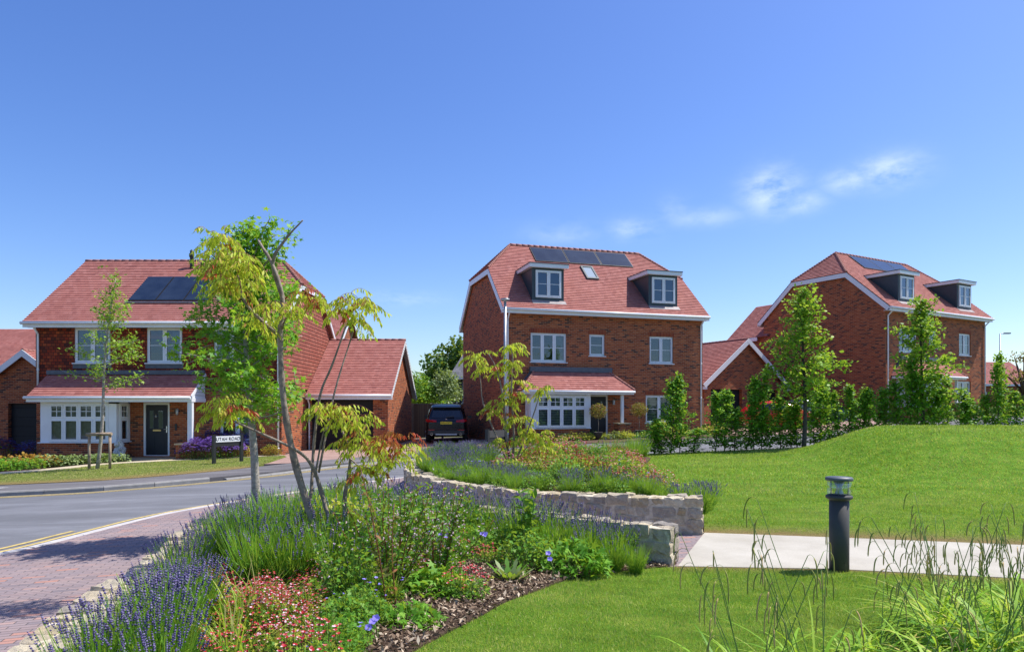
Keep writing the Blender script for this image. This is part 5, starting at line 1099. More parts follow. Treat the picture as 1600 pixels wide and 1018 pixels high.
# lavender
def lavender(n, h, flowering, w=.24, nm='lavender'):
    H = empty(nm, (0, 0, 0)); P = []; stemsV = []; stemsF = []; heads = []; hd = []; k = 0
    az = rng.random(n)*6.283; rr = w*np.sqrt(rng.random(n)); tilt = .15+.75*rr/w*rng.uniform(.4, 1.1, n); ln = h*rng.uniform(.72, 1.12, n)
    dx = np.cos(az)*np.sin(tilt*.6); dy = np.sin(az)*np.sin(tilt*.6); dz = np.cos(tilt*.6)
    b = np.stack([np.cos(az)*rr*.45, np.sin(az)*rr*.45, np.zeros(n)], 1); tp = b+np.stack([dx, dy, dz], 1)*ln[:, None]+np.stack([rng.normal(size=n)*.02, rng.normal(size=n)*.02, np.zeros(n)], 1)
    N = nrm(rng.normal(size=(n, 3))*np.array([1, 1, .2])); V, F = leaves(b, tp-b, N, 1, *L_TRI); D = tp-b; L = np.linalg.norm(D, axis=1)
    a = nrm(np.cross(D, N))*.0035; Vs = np.stack([b-a, b+a, tp+a*.5, tp-a*.5], 1).reshape(-1, 3); Fs = (np.arange(n)*4)[:, None]+np.arange(4); ch = [(Vs, Fs, M['lav_green'])]
    nl = n*5; ii = rng.integers(0, n, nl); u = rng.random(nl)*.62; Pb = b[ii]+D[ii]*u[:, None]; V, F = leaves(Pb, D[ii]/L[ii][:, None]+rng.normal(size=(nl, 3))*.35, rvec(nl), .06+.05*rng.random(nl), *L_DIA, W=.22); ch.append((V, F, M['lav_grey'] if flowering < .5 else M['lav_green']))
    fl = rng.random(n) < flowering; bi = np.where(fl)[0]
    if len(bi):
        octV = np.array([(0, 0, -1), (1, 0, 0), (0, 1, 0), (-1, 0, 0), (0, -1, 0), (0, 0, 1)]); octF = np.array([(0, 2, 1), (0, 3, 2), (0, 4, 3), (0, 1, 4), (5, 1, 2), (5, 2, 3), (5, 3, 4), (5, 4, 1)])
        for q, (o_, r_) in enumerate(((-.065, .007), (-.035, .0085), (-.018, .0095), (0, .009), (.016, .006))):
            C = tp[bi]+nrm(D[bi])*o_; V, F = leaves(C, rvec(len(bi)), rvec(len(bi)), 1, octV*np.array([r_, r_, r_*1.15])*(1+0), octF); ch.append((V*1.0, F, M['lav_fl']))
    arrobj('stems_and_flowers', ch, H); return H
random.seed(3)
lv = [lavender(150, .56, .55), lavender(140, .62, .5), lavender(150, .50, .6), lavender(150, .58, .45)]
lf_ = [lavender(110, .6, .6), lavender(110, .66, .55)]
lg = [lavender(230, .55, .12), lavender(230, .6, .06)]
def along(line, step, off, jit=.07):
    acc = 0; out = []; o_ = offset(line, off)
    for a, b in zip(o_[:-1], o_[1:]):
        acc += math.dist(a, b)
        if acc > step: acc = 0; out.append((b[0]+random.gauss(0, jit), b[1]+random.gauss(0, jit)))
    return out
LVL = 'flowering lavender clump beside the low stone wall of the near bed'
for x, y in along(LW, .27, .36)+along(LW, .33, .66):
    if y < 3.6 or (y > 8.2 and x < -1.2 and random.random() < .15) or x > 1.15: continue
    if y < 6.5 and x/y > -.42: continue
    place(lv if y < 7 else lf_, (x, y, Tf(x, y)+.03), s=random.uniform(.85, 1.05)*(1 if x < .5 else .8) if x > -2.2 else random.uniform(.68, .85), label=LVL, group='lavender along the low wall', cat='lavender')
for x, y in along([p for p in LW if p[1] < 6.8 and p[0] < 0], .3, 1.0):
    if y > 3.4 and x/y < -.43: place(lv, (x, y, Tf(x, y)+.03), s=random.uniform(.75, .95), label=LVL, group='lavender along the low wall', cat='lavender')
for i in range(46):
    x, y = random.uniform(-3.0, -1.35), random.uniform(6.0, 9.3)
    if x+2.9 < (7-y)*.25: continue
    place(lg, (x, y, Tf(x, y)+.03), s=random.uniform(.9, 1.15), label='tall green unopened lavender clump behind the red-flowered ground cover', group='green lavender clumps in the near bed', cat='lavender')
for x, y in along(LW, .22, .62)[:15]: place(lg, (x, y, Tf(x, y)+.03), s=random.uniform(.45, .6), label='green grassy clump growing against the low wall near its path end', group='green clumps against the low wall end', cat='lavender')
for k, (off, st_) in enumerate(((-.24, .13), (-.48, .27), (-.85, .42))):
    for x, y in along(UW, st_, off):
        if x > 2.3 and k: continue
        if k == 2 and not (x < .2): continue
        z = float(BED(x, y)); fl = random.random() < (.15 if k == 0 else .5)
        place(lv if fl else (lf_ if k else lg), (x, y, z-.03), s=(random.uniform(.36, .5) if k == 0 else random.uniform(.5, .62)) if y < 12.5 else random.uniform(.5, .7), label='lavender clump on top of the raised bed behind the curved stone wall', group='lavender on the raised bed', cat='lavender')
for i in range(26):
    y = random.uniform(13, 19.5); x = random.uniform(-1.6+max(0, (y-16))*.25, -.5+max(0, (y-15))*.3); place(lv, (x, y, float(BED(x, y))-.03), s=random.uniform(.6, .8), label='lavender clump on top of the raised bed behind the curved stone wall', group='lavender on the raised bed', cat='lavender')
for x, y in [(2.75, 10.2), (2.9, 10.5), (2.55, 10.6)]: place(lv, (x, y, .2), s=.75, label='lavender clump at the right hand end of the curved stone wall', group='lavender at the wall end', cat='lavender')
for x, y in [(2.7, 19.2), (3.1, 19.5), (3.5, 19.9), (3.3, 18.9), (3.75, 20.3)]: place(lg, (x, y, float(BED(x, y))-.05), s=1.0, label='green tufted clump at the back corner of the raised bed', group='green tufts at the back of the raised bed', cat='lavender')

# ground-cover and other bedding clumps
def clump(name, n, w, h, lsize, tmpl, lmat, fl=None, nfl=0, fsize=.02, fh=1.0, stems=True, flat=.6, W_=1.0, ftmpl=None):
    H = empty(name, (0, 0, 0)); ch = []
    az = rng.random(n)*6.283; rr = w*np.sqrt(rng.random(n)); z = h*(rng.random(n)**.6)*(1-.55*(rr/w)**2); P = np.stack([np.cos(az)*rr, np.sin(az)*rr, z], 1)
    D = np.stack([np.cos(az), np.sin(az), np.zeros(n)], 1)+rng.normal(size=(n, 3))*.5; N = nrm(rng.normal(size=(n, 3))*(1-flat)+np.array([.1, -.2, 1]))
    V, F = leaves(P, D, N, lsize*(.6+.7*rng.random(n)), *tmpl, W=W_); ch.append((V, F, lmat))
    if stems:
        k = n//3; b = P[:k]*np.array([.4, .4, 0]); a = nrm(np.cross(P[:k]-b, rvec(k)))*.003; Vs = np.stack([b-a, b+a, P[:k]+a, P[:k]-a], 1).reshape(-1, 3); ch.append((Vs, (np.arange(k)*4)[:, None]+np.arange(4), M['stem']))
    o = arrobj('foliage', ch, H)
    if fl:
        az = rng.random(nfl)*6.283; rr = w*1.05*np.sqrt(rng.random(nfl)); P = np.stack([np.cos(az)*rr, np.sin(az)*rr, h*fh*(1-.4*(rr/w)**2)*(.75+.45*rng.random(nfl))], 1); fc = []
        for q in range(5):
            A = rng.random(nfl)*.4+q*1.2566; D = np.stack([np.cos(A), np.sin(A), .35*np.ones(nfl)], 1)+.15*rng.normal(size=(nfl, 3)); V, F = leaves(P, D, np.tile([0, -.3, 1.], (nfl, 1)), fsize*(.7+.5*rng.random(nfl)), *(ftmpl or L_OVAL), W=1.2); fc.append((V, F, fl if not isinstance(fl, tuple) else fl[q % len(fl)]))
        b = P-np.array([0, 0, 1])*.12*h/.3; a = np.array([.0018, 0, 0]); Vs = np.stack([b-a, b+a, P+a, P-a], 1).reshape(-1, 3); fc.append((Vs, (np.arange(nfl)*4)[:, None]+np.arange(4), M['twigred']))
        arrobj('blossoms', fc, H)
    return H
random.seed(14)
rg = [clump('flowering_ground_cover', 420, .26, .26, .04, L_STAR, M['lf_bright'], (M['fl_red'], M['fl_red'], M['fl_red'], M['fl_pink']), 60, .021, 1.3, ) for _ in range(3)]
for c in rg: arrobj('reddish_leaves', [(lambda V, F: (V, F, M['lf_yellow']))(*leaves(np.stack([rng.normal(size=90)*.13, rng.normal(size=90)*.13, .1+.14*rng.random(90)], 1), _rd(90), _rd(90, 1), .045, *L_STAR))], c)
GL = 'crimson-flowered ground cover clump at the front of the near bed'
for i in range(34):
    y = random.uniform(3.9, 6.2); x = y*random.uniform(-.43, -.27)
    place(rg, (x, y, Tf(x, y)+.03), s=(lambda q: (q, q, q*random.uniform(.7, 1.5)))(random.uniform(.5, .8)), label=GL, group='crimson-flowered ground cover in the near bed', cat='flowers')
for i in range(48):
    y = random.uniform(11.1, 19.2); x = random.uniform(-.2, 2.6)+(.35 if y > 15 else 0)
    if x < .7 and y < 12.8: continue
    place(rg, (x, y, float(BED(x, y))-.02), s=(lambda q: (q, q, q*random.uniform(.7, 1.25)))(random.uniform(.8, 1.3)), label='red and pink flowered ground cover clump on the raised bed', group='red-flowered ground cover on the raised bed', cat='flowers')
for x, y in [(-.75, 7.1), (-.55, 7.4), (-.25, 7.2), (-.9, 6.3), (-.65, 7.8), (-1.45, 6.25), (-1.75, 6.5), (-.05, 8.0), (-.4, 5.9)]:
    place(rg, (x, y, Tf(x, y)+.03), s=random.uniform(.6, .8), label='small crimson flower clump scattered among the green plants of the near bed', group='scattered crimson flower clumps', cat='flowers')
gs = [clump('green_ground_cover', 520, .3, .34, .05, L_STAR, M['lf_mid'], M['fl_blue'], 2, .032, 1.25), clump('green_ground_cover', 620, .32, .40, .055, L_DIA, M['lf_mid']), clump('green_ground_cover', 520, .3, .3, .05, L_STAR, M['lf_bright'])]
for i in range(92):
    y = random.uniform(4.0, 8.9); lo = -2.0 if y > 6 else -.25*y; hi = {4: -1.1, 5: -1.0, 6: -.6, 7: .35, 8: .7}.get(int(y), .3)
    if y > 8.3: hi = -.3
    x = random.uniform(lo, hi); place(gs, (x, y, Tf(x, y)+.02), s=(lambda q: (q, q, q*random.uniform(.7, 1.7)))(random.uniform(.5, .85)*(.8 if y < 5.5 else 1)), label='leafy green bedding clump in the middle of the near bed', group='leafy green clumps of the near bed', cat='plant')
for i in range(52):
    y = random.uniform(11.0, 19.5); x = random.uniform(-.8, 2.8)
    if x < .3 and y < 12.5: continue
    place(gs, (x, y, float(BED(x, y))-.04), s=(.9, .9, random.uniform(.6, 1.25)), label='leafy green clump between the flowers of the raised bed', group='green clumps of the raised bed', cat='plant')
def tuft(n, h):
    H = empty('grass_tuft', (0, 0, 0)); ch = []
    for i in range(n):
        az = random.uniform(0, 6.283); p = bez((random.gauss(0, .03), random.gauss(0, .03), 0), (math.cos(az)*.4, math.sin(az)*.4, 1), h*random.uniform(.5, 1.1), random.uniform(.3, 1.6), 7, .04); P = np.array([tuple(q) for q in p]); s_ = np.array([-math.sin(az), math.cos(az), 0]); w = .0045*np.array([.6, 1, 1, .9, .7, .5, .3, .05])[:, None]; ch.append((np.concatenate([P+s_*w, P-s_*w]), np.array([(k, k+1, k+9, k+8) for k in range(7)]), M['sedge'] if i % 3 else M['gr_verge']))
    arrobj('blades', ch, H); return H
gt_ = [tuft(60, .5), tuft(45, .62)]
for i in range(26):
    y = random.uniform(4.1, 8.6); x = y*random.uniform(-.4, -.12) if y < 7 else random.uniform(-2, .6); place(gt_, (x, y, Tf(x, y)+.03), s=random.uniform(.6, 1.1), label='loose wild grass tuft growing through the near flower bed', group='wild grass tufts in the near bed', cat='grass tuft')
for x, y in along(UW, .2, -.36):
    if x < 2.4: place(gs[1:], (x, y, float(BED(x, y))-.03), s=(.6, .6, random.uniform(.4, .8)), label='leafy green clump between the flowers of the raised bed', group='green clumps of the raised bed', cat='plant')
# lobed-leaf mounds
lm = [clump('lobed_leaf_plant', 420, .34, .34, .095, L_STAR, M['lf_bright'], flat=.45, W_=1.15) for _ in range(2)]
for (x, y, s_, lb) in [(-.66, 6.05, .95, 'mound of bright lobed leaves left of the grey-leaved rosette'), (.62, 7.15, 1.05, 'mound of bright lobed leaves right of the grey-leaved rosette, by the bark chippings'), (-.75, 5.2, .75, 'low bright lobed plant at the near edge of the bark chippings')]:
    place(lm, (x, y, .03), s=s_, label=lb, cat='plant')
# toothed rosette
H = tag(empty('toothed_rosette', (-.02, 6.65, .03)), 'grey-green toothed rosette plant among the bark chippings', 'plant'); ch = []
for i in range(46):
    az = i*2.4; p = bez((0, 0, 0), (math.cos(az), math.sin(az), .5+i*.03), .2+.14*random.random(), .45, 6); P = np.array([tuple(q) for q in p]); sd = np.array([-math.sin(az), math.cos(az), 0]); w_ = .48*np.array([.012, .04, .055, .06, .05, .035, .004]); w_ = w_*(1+.35*np.array([0, 1, -1, 1, -1, 1, 0])); V = np.concatenate([P+sd*w_[:, None], P-sd*w_[:, None]]); F = np.array([(k, k+1, k+8, k+7) for k in range(6)]); ch.append((V, F, M['lf_sage'] if i % 2 else M['lf_bright']))
arrobj('leaves', ch, H)
# broad shrub behind multi-stem tree and thistle-like upright plant
def shrub(name, loc, w, h, n, lsize, tmpl, mat, label, cat='shrub', group=None, fl=None, nfl=0, W_=1.0, stemmat='barkdark', fsz=.02, lumpy=.35, clear=0):
    H = tag(empty(name, loc), label, cat, group); m = MB()
    for i in range(9): az = i*.7; m.tube(bez((0, 0, -.03), (math.cos(az)*.6, math.sin(az)*.6, 1), h*.8, 0, 4, .1), [.008, .007, .005, .004, .002], M[stemmat], 4)
    m.build('stem', H)
    d = rvec(n); d[:, 2] = np.abs(d[:, 2])*1.0-.25*rng.random(n); r_ = rng.random(n)**.35
    lump = np.array([1+lumpy*mnoise.noise(Vector(q)*2.3+Vector(loc)) for q in d]); P = d*(r_*lump)[:, None]*np.array([w, w, h*(1-clear)*.62])+np.array([0, 0, h*(clear+(1-clear)*.38)])
    N = nrm(d+rng.normal(size=(n, 3))*.6+np.array([0, 0, .5])); V, F = leaves(P, _rd(n), N, lsize*(.6+.7*rng.random(n)), *tmpl, W=W_); cr = arrobj('foliage', [(V, F, mat)], H)
    if fl:
        d = rvec(nfl); d[:, 2] = np.abs(d[:, 2]); P = d*np.array([w, w, h*.62])*(.9+.25*rng.random((nfl, 1)))+np.array([0, 0, h*.4]); fc = []
        for q in range(4): fc.append(leaves(P, rvec(nfl)+np.array([0, 0, .8]), rvec(nfl), fsz*(.6+.8*rng.random(nfl)), *L_OVAL, W=1.1)+(fl,))
        arrobj('blossoms', fc, H)
    return H
shrub('nandina_bush', W(525, 880, 7.6), .62, .78, 900, .085, L_OVAL, M['lf_yellow'], 'bushy yellow-green shrub behind the crooked multi-stem tree', W_=.6, lumpy=.5)
shrub('leafy_bush', (-1.2, 8.0, .05), .55, .62, 900, .10, L_OVAL, M['lf_mid'], 'dark green broad bush between the multi-stem tree and the low wall', W_=.6)
def spike_plant(name, loc, h, nst, label, lmat, smat, lsz=.06, flm=None, spread=.35, bushy=50, W_=.5, nfl=40, cat='plant'):
    H = tag(empty(name, loc), label, cat); m = MB(); ch = []; fc = []
    for i in range(nst):
        az = random.uniform(0, 6.28); p = bez((math.cos(az)*.04, math.sin(az)*.04, 0), (math.cos(az)*spread*random.random(), math.sin(az)*spread*random.random(), 1), h*random.uniform(.7, 1.05), .05, 8, .05); m.tube(p, [.005*(1-.7*q/8)+.001 for q in range(9)], M[smat], 4)
        P = sample(p, bushy, .05); n = len(P); d = _rd(n, .35); V, F = leaves(P, d, rvec(n)+np.array([0, 0, .8]), lsz*(.6+.7*rng.random(n)), *L_OVAL, W=W_); ch.append((V, F, M[lmat]))
        if flm:
            P = sample(p, nfl, .35)+rng.normal(size=(nfl, 3))*.05
            for q in range(3): fc.append(leaves(P, rvec(nfl), rvec(nfl), .013, *L_OVAL, W=1.2)+(M[flm],))
    m.build('stems', H); arrobj('leaves', ch, H)
    if fc: arrobj('blossoms', fc, H)
    return H
random.seed(31)
spike_plant('tall_herb', (-1.05, 6.0, .04), 1.12, 26, 'tall thin red-stemmed herb dotted with tiny pale pink flowers in the near bed', 'lf_mid', 'twigred', .055, 'fl_pink', .5, 75, nfl=16)
spike_plant('tall_herb', (-.72, 6.5, .04), 1.0, 26, 'slightly shorter twiggy herb with tiny pink flowers, right of the tallest one', 'lf_mid', 'twigred', .05, 'fl_pink', .6, 70, nfl=16)
spike_plant('tall_herb', (-1.35, 5.6, .04), .8, 12, 'twiggy herb with pale flowers in front of the multi-stem tree base', 'lf_mid', 'stem', .05, 'fl_pink', .5, 40, nfl=6)
spike_plant('dock_spike', (-.93, 5.5, .04), 1.22, 2, 'tall rusty seed-head spike standing above the herbs', 'lf_red', 'twigred', .06, None, .08, 46, .5)
spike_plant('upright_leafy_plant', (.22, 7.55, .04), .82, 5, 'upright toothed green plant standing before the low stone wall', 'lf_mid', 'stem', .11, None, .16, 46, .5)
spike_plant('fine_leaved_plant', (1.25, 7.65, .04), .42, 26, 'fine feathery green plant by the path end of the low wall', 'lf_mid', 'stem', .05, None, .5, 26, .25)
# cranesbill flowers
for i, (px, py, dd, lb) in enumerate([(588, 972, 4.65, 'pair of large violet-blue cranesbill blooms low in the near bed'), (864, 868, 6.6, 'violet-blue cranesbill bloom left of the bright lobed mound'), (756, 832, 7.2, 'violet cranesbill blooms among greenery below the wall'), (690, 835, 7.0, 'violet cranesbill blooms beside the tall pink herb')]):
    x, y, z = W(px, py, dd); g = Tf(x, y); H = tag(empty('cranesbill', (x, y, g)), lb, 'flower'); m = MB(); fc = []
    for q in range(3 if i != 1 else 2):
        o_ = Vector((random.gauss(0, .05), random.gauss(0, .04), z-g+random.gauss(0, .02))); m.tube([(0, 0, 0), o_*.6+Vector((.02, 0, .03)), o_], .0025, M['stem'], 4)
        A = np.arange(5)*1.2566; P = np.tile(np.array(tuple(o_)), (5, 1)); D = np.stack([np.cos(A), np.sin(A)*.5-.25, np.sin(A)*.6+.35], 1); fc.append(leaves(P, D, np.tile([.2, -1, .7], (5, 1)), .03, *L_OVAL, W=1.5)+(M['fl_blue'],))
    m.build('stems', H); arrobj('blossoms', fc, H)
# bark chippings and lawn grass
n = 32000; X = rng.uniform(-2.2, 1.9, n); Y = rng.uniform(4.2, 8.2, n); k = inpoly(X, Y, low+[(-1.3, 2)]+ME[::-1]) & (distpoly(X, Y, ME) < 1.5) & (distpoly(X, Y, ME) > .0); X = X[k]; Y = Y[k]; n = len(X)
cp = arrobj('bark_chippings', [leaves(np.stack([X, Y, T(X, Y)+.05+.025*rng.random(n)], 1), _rd(n, .0), nrm(rng.normal(size=(n, 3))*.45+np.array([0, 0, 1])), .02+.055*rng.random(n)**2, *L_DIA, W=.6)+(M['chip'],)]); tag(cp, 'brown bark chippings covering the soil between plants and lawn', 'mulch', kind='stuff')
def blades(name, poly, box, dens, h, w, mat, label, dz=.03, edge=None):
    n = int(dens*(box[1]-box[0])*(box[3]-box[2])); X = rng.uniform(box[0], box[1], n); Y = rng.uniform(box[2], box[3], n)
    vis = (np.abs(X/np.maximum(Y, .1)) < .78) & (Y > 4.3); X = X[vis]; Y = Y[vis]; k = inpoly(X, Y, poly)
    if edge: k &= rng.random(len(X)) > 1.15-distpoly(X, Y, edge[0])/edge[1]
    X = X[k]; Y = Y[k]; n = len(X)
    hh = h*(.45+.75*rng.random(n))*(1+.25*np.array([mnoise.noise(Vector((a*.8, b*.8, 0))) for a, b in zip(X[::1], Y[::1])]))
    D = rng.normal(size=(n, 3))*.42+np.array([0, 0, 1]); N = rng.normal(size=(n, 3))*np.array([1, 1, .1]); P = np.stack([X, Y, T(X, Y)+dz-.004], 1)
    y = nrm(D); x = nrm(np.cross(y, N)); ww = (w*(.7+.6*rng.random(n)))[:, None]; V = np.stack([P-x*ww, P+x*ww, P+y*hh[:, None]], 1).reshape(-1, 3); return (V, np.arange(3*n).reshape(-1, 3), mat)
g = [blades('g', lawn1, (-1.3, 6.2, 4.3, 7.6), 5600, .036, .0026, M['gr_blade'], '', edge=(pn, .14))]
o = arrobj('grass', g); tag(o, 'short mown grass of the near lawn below the path', 'grass', kind='stuff')
g = [blades('g', lawn2, (1.4, 11, 6.2, 13), 1900, .04, .005, M['gr_blade'], '', edge=(pf, 1.0)), blades('g', lawn2, (1.4, 17, 13, 23), 650, .055, .009, M['gr_blade'], '')]
o = arrobj('grass', g); tag(o, 'mown grass of the wide lawn and mound beyond the path', 'grass', kind='stuff')
vpoly = vb+[(-7.6, 22.0), (-8.0, 25)]+gp0[::-1]
o = arrobj('grass', [blades('g', vpoly, (-20, -7.5, 16, 25.6), 380, .035, .011, M['gr_verge'], '', dz=.10, edge=(vb, 1.6))]); tag(o, 'dry grass of the verge in front of the left house', 'grass', kind='stuff')

# pendulous sedge
def strip(pts, w0, side):
    P = np.array([tuple(p) for p in pts]); n = len(P); s_ = np.array(side); t = np.linspace(0, 1, n); w = w0*np.minimum(1, 1.15-t)*np.minimum(1, .5+t*4); w[-1] = .0004
    V = np.concatenate([P+s_*w[:, None], P-s_*w[:, None]]); return V, np.array([(k, k+1, k+1+n, k+n) for k in range(n-1)])
def sedge(loc, nbl, nst, hmax, label, sx_=1.0, lo=.5):
    H = tag(empty('pendulous_sedge', loc), label, 'sedge'); ch = []; m = MB(); cat = []
    for i in range(nbl):
        az = random.uniform(0, 6.283); L = random.uniform(.45, .95)*hmax*.8; o_ = (random.gauss(0, .08), random.gauss(0, .08), 0)
        p = bez(o_, (math.cos(az)*.55, math.sin(az)*.55, 1.1), L, random.uniform(1.3, 3.2), 10, .05); ch.append(strip(p, random.uniform(.006, .019), (-math.sin(az), math.cos(az), 0))+(M['sedge'],))
    for i in range(nst):
        az = random.uniform(0, 6.283); L = hmax*random.uniform(lo, 1.0); p = bez((random.gauss(0, .05), random.gauss(0, .05), 0), (math.cos(az)*.34*sx_, math.sin(az)*.3, 1), L, random.uniform(.12, .4), 12, .02); m.tube(p, [.0028*(1-.55*q/12)+.0008 for q in range(13)], M['stem'], 5)
        for q in (12, 11, 10, 9, 8)[:random.randint(3, 5)]:
            a2 = az+random.gauss(0, .6); c = bez(p[q], (math.cos(a2)*.5, math.sin(a2)*.5, .8), random.uniform(.10, .24), random.uniform(4.5, 7.5), 11, .025); n_ = len(c)
            cat_ = MB() if False else None; m.tube(c[:4], .0013, M['stem'], 3, cap=False); m.tube(c[3:], [.0022]+[.0040]*(n_-5)+[.0016], M['catkin'], 5)
        if random.random() < .8: pp = bez(p[5], (math.cos(az+2), math.sin(az+2), 1), .3, 1.3, 7); ch.append(strip(pp, .0035, (-math.sin(az), math.cos(az), 0))+(M['sedge'],))
    arrobj('blades', ch, H); m.build('flower_stems', H); return H
random.seed(77)
sedge((1.35, 4.0, 0), 60, 7, 1.15, 'leftmost pendulous sedge, its catkins arching over the near lawn', lo=.5)
sedge((1.72, 3.95, 0), 120, 8, 1.25, 'pendulous sedge with few arching stems, left of the bollard light')
sedge((2.55, 4.0, 0), 110, 6, 1.25, 'pendulous sedge standing in front of the bollard light')
sedge((3.15, 5.1, 0), 330, 14, 1.15, 'dense pendulous sedge crossing the pale path at the right', lo=.6)
sedge((2.35, 4.55, 0), 110, 4, .95, 'broad-leaved sedge tuft between the bollard light and the dense sedges')
sedge((3.05, 4.4, 0), 300, 12, 1.3, 'pendulous sedge with many hanging catkins in the lower right corner', lo=.6)
sedge((1.95, 3.6, 0), 90, 3, .9, 'low arching sedge tuft at the bottom edge of the lawn')
sedge((3.8, 5.2, 0), 260, 12, 1.2, 'rightmost pendulous sedge, leaning over the path edge', lo=.6)
shrub('fern_bush', (2.95, 4.35, 0), .42, .42, 1500, .045, L_DIA, M['lf_mid'], 'dark leafy undergrowth bush among the sedges at lower right')

# left front garden
random.seed(41)
og = [clump('bedding_plant', 200, .3, .34, .08, L_OVAL, M['lf_orange']), clump('bedding_plant', 220, .32, .32, .08, L_STAR, M['lf_bright']), clump('bedding_plant', 220, .3, .3, .08, L_OVAL, M['lf_sage'])]
def rowp(pr, p0, p1, n, s, label, group, jit=.15, cat='plant', dz=.08):
    for i in range(n): t_ = (i+.5)/n; x = p0[0]+(p1[0]-p0[0])*t_+random.gauss(0, jit); y = p0[1]+(p1[1]-p0[1])*t_+random.gauss(0, jit); place([pr] if not isinstance(pr, list) else pr, (x, y, Tf(x, y)+dz), s=s*random.uniform(.85, 1.15), label=label, group=group, cat=cat)
rowp(og[0], (-19, 22.6), (-15.4, 23.8), 9, 1.3, 'orange-leaved bedding plant in the left front garden', 'orange bedding plants in the left front garden')
rowp(og[1], (-19, 21.3), (-15.6, 22.6), 14, 1.25, 'bright green bedding plant beside the buff garden path', 'green bedding plants in the left front garden')
rowp(og[2], (-16.2, 23.4), (-13.6, 24.8), 10, 1.2, 'grey-green bedding plant under the left bay window', 'grey-green bedding plants under the bay')
ce = [clump('ceanothus', 420, .6, .8, .05, L_OVAL, M['lf_beech'], M['fl_deep'], 420, .05, 1.0)]
for x, y, s_ in [(-20.2, 26.2, 1.15), (-19.3, 26.6, 1.1), (-21.3, 26.0, 1.15), (-18.4, 26.9, .9)]: place(ce, (x, y, Tf(x, y)+.05), s=s_, label='deep blue flowering bush before the far left garage', group='blue flowering bushes by the far left garage', cat='bush')
pv = [clump('purple_flower_bush', 520, .5, .66, .05, L_OVAL, M['lf_mid'], M['fl_violet'], 520, .045, 1.05)]
for x, y, s_ in [(-11.3, 25.2, 1.0), (-10.6, 25.0, 1.05), (-10.0, 25.3, .9), (-11.8, 25.5, .75)]: place(pv, (x, y, Tf(x, y)+.05), s=s_, label='violet flowering bush behind the street sign at the left house wall', group='violet bushes behind the street sign', cat='bush')
place(ce, (-11.0, 26.1, -.1), s=1.15, label='dark blue taller bush against the wall behind the violet bushes', cat='bush'); place(ce, (-10.3, 26.2, -.1), s=1.0, label='dark blue bush under the ground floor window of the left house', cat='bush')
ob = [clump('golden_bush', 420, .33, .42, .05, L_OVAL, M['lf_orange'], M['lf_yellow'], 90, .03, 1.0)]
for i, (x, y) in enumerate([(-9.6, 25.5), (-8.95, 26.0), (-8.75, 25.75)]): place(ob, (x, y, Tf(x, y)+.05), s=.95, label='small golden orange bush at the foot of the left house wall', group='golden bushes at the left house corner', cat='bush')
# middle house front garden
def h2(u, v): a = R(17); return (-.35+u*math.cos(a)-v*math.sin(a), 30.46+u*math.sin(a)+v*math.cos(a))
def standard_tree(u, v, label):
    x, y = h2(u, v); H = tag(empty('potted_tree', (x, y, Tf(x, y)+.12)), label, 'potted tree'); m = MB(); m.lathe([(.13, 0), (.2, .3), (.21, .32), (.17, .32), (.16, .26), (0, .26)], M['gun'], n=16); m.build('pot', H)
    m = MB(); m.tube([(0, 0, .25), (.02, 0, .6), (0, 0, 1.0)], [.016, .014, .012], M['bark2'], 6); m.build('trunk', H); n = 1100; d = rvec(n); r_ = rng.random(n)**.3*.40; P = d*r_[:, None]*np.array([1, 1, .85])+np.array([0, 0, 1.22])
    V, F = leaves(P, _rd(n), nrm(d+rng.normal(size=(n, 3))*.6), .06*(.7+.5*rng.random(n)), *L_OVAL, W=.8); arrobj('crown', [(V, F, M['lf_red'])], H)
standard_tree(3.85, -1.3, 'round-headed potted tree in front of the middle house door')
standard_tree(5.95, -1.0, 'round-headed potted tree right of the porch post of the middle house')
fg = [clump('border_plant', 260, .34, .36, .07, L_OVAL, M['lf_mid']), clump('border_plant', 260, .34, .34, .06, L_OVAL, M['lf_sage']), clump('border_plant', 240, .3, .36, .06, L_OVAL, M['lf_yellow'])]
for i in range(26):
    u = .2+i*.36; x, y = h2(u, -1.25+random.uniform(-.5, .35)); place(fg, (x, y, Tf(x, y)+.10), s=random.uniform(.75, 1.15), label='small border plant in the narrow front garden of the middle house', group='border plants of the middle house', cat='plant')
x, y = h2(7.1, -1.0); shrub('round_shrub', (x, y, Tf(x, y)+.05), .55, .85, 1100, .07, L_OVAL, M['lf_yellow'], 'rounded yellow-green shrub under the lower right window of the middle house')
for u, s_ in ((9.3, .9), (9.9, 1.0)): x, y = h2(u, -1.1); place([fg[2]], (x, y, Tf(x, y)+.05), s=s_*1.6, label='golden shrub by the right hand corner of the middle house', group='golden shrubs by the middle house corner', cat='shrub')
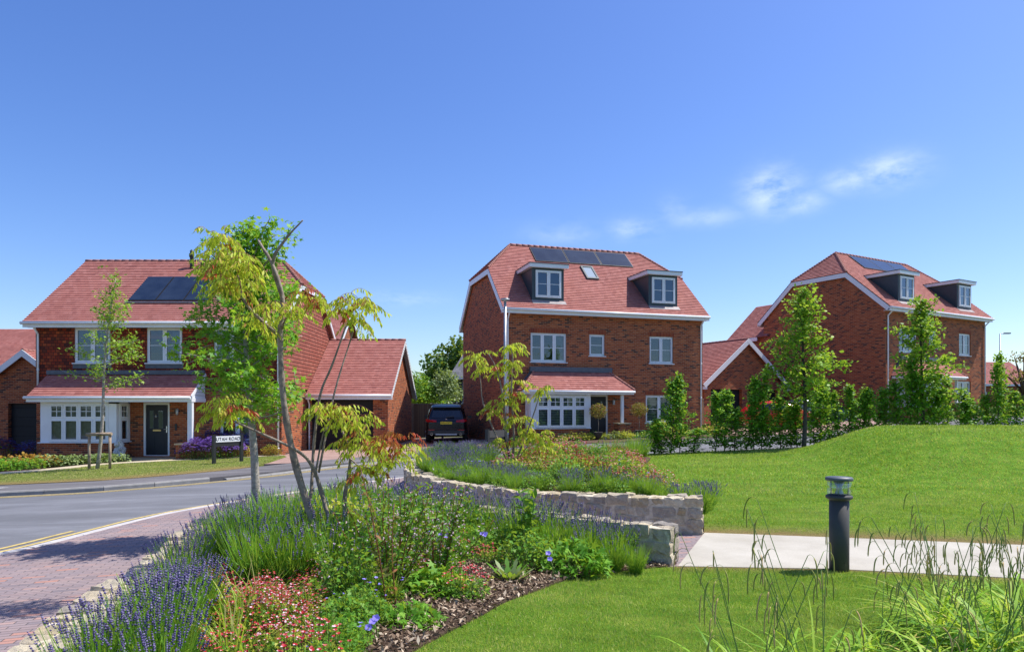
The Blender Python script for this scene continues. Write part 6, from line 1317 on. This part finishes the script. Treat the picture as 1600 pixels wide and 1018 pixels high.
# trees and shrubs behind
def big_tree(loc, r_, h, label, mat='lf_dark', n=5200, ls=.30, cl=26):
    H = tag(empty('broad_tree', loc), label, 'tree'); m = MB(); m.tube([(0, 0, -.3), (.1, 0, h*.3), (-.1, 0, h*.6)], [.4, .3, .15], M['barkdark'], 9); ch = []; cs = []
    for i in range(cl):
        az = random.uniform(0, 6.28); t = random.random(); rr = r_*math.sqrt(random.random())*.85*math.sin(math.pi*(.25+.6*t)); c = Vector((math.cos(az)*rr, math.sin(az)*rr, h*(.3+.62*t))); cs.append(c); m.tube([(0, 0, h*.35), c*.5+Vector((0, 0, h*.2)), c], [.12, .08, .03], M['barkdark'], 5)
        k = n//cl; d = rvec(k); P = np.array(tuple(c))+d*(r_*.34*(.55+.45*rng.random(k)))[:, None]*np.array([1, 1, .8]); V, F = leaves(P, _rd(k), nrm(d+rng.normal(size=(k, 3))*.5+np.array([0, 0, .4])), ls*(.6+.8*rng.random(k)), *L_OVAL); ch.append((V, F, M[mat]))
    m.build('trunk', H); arrobj('crown', ch, H); return H
random.seed(50)
big_tree((-5.6, 72, 0), 4.0, 9.0, 'large dark green tree behind the middle house and the dark boarded house', n=9000, cl=46, ls=.34)
shrub('garden_shrub', W(652, 645, 46), 1.5, 2.6, 2600, .16, L_OVAL, M['lf_mid'], 'light green garden shrub above the fence, nearest the garage'); shrub('garden_shrub', W(668, 648, 48), 1.6, 2.3, 2400, .16, L_OVAL, M['lf_bright'], 'bright green shrub above the fence between the garage and dark house'); shrub('garden_shrub', W(697, 648, 46), 1.1, 3.2, 2200, .15, L_OVAL, M['lf_sage'], 'taller pale shrub in front of the dark boarded house')
big_tree((33.5, 46, 1.0), 1.6, 4.6, 'sparse bronze-leaved tree by the right edge of the street', 'lf_red', 700, .14, 12)
for i, (x, y, r_, h_) in enumerate([(-62, 105, 8, 9), (-48, 120, 9, 8), (72, 130, 9, 7), (60, 110, 7, 6), (-20, 130, 9, 7), (2, 140, 9, 7)]):
    big_tree((x, y, 0), r_, h_, 'distant tree low on the skyline behind the houses', n=1800, cl=16, ls=.8)['group'] = 'distant skyline trees'
# planting in front of the far right house
for i in range(8):
    a = R(30); u = 2+i*.9; v = -2.2+random.uniform(-.5, .3); x = 19.4+u*math.cos(a)-v*math.sin(a); y = 36.6+u*math.sin(a)+v*math.cos(a); place(fg, (x, y, Tf(x, y)), s=1.5, label='border plant before the far right brick house', group='border plants of the far right house', cat='plant')
for o in [o for o in sc.objects if o.parent is None and o.type == 'EMPTY' and 'label' not in o]:      # prototypes never placed
    for c in list(o.children): bpy.data.objects.remove(c)
    bpy.data.objects.remove(o)
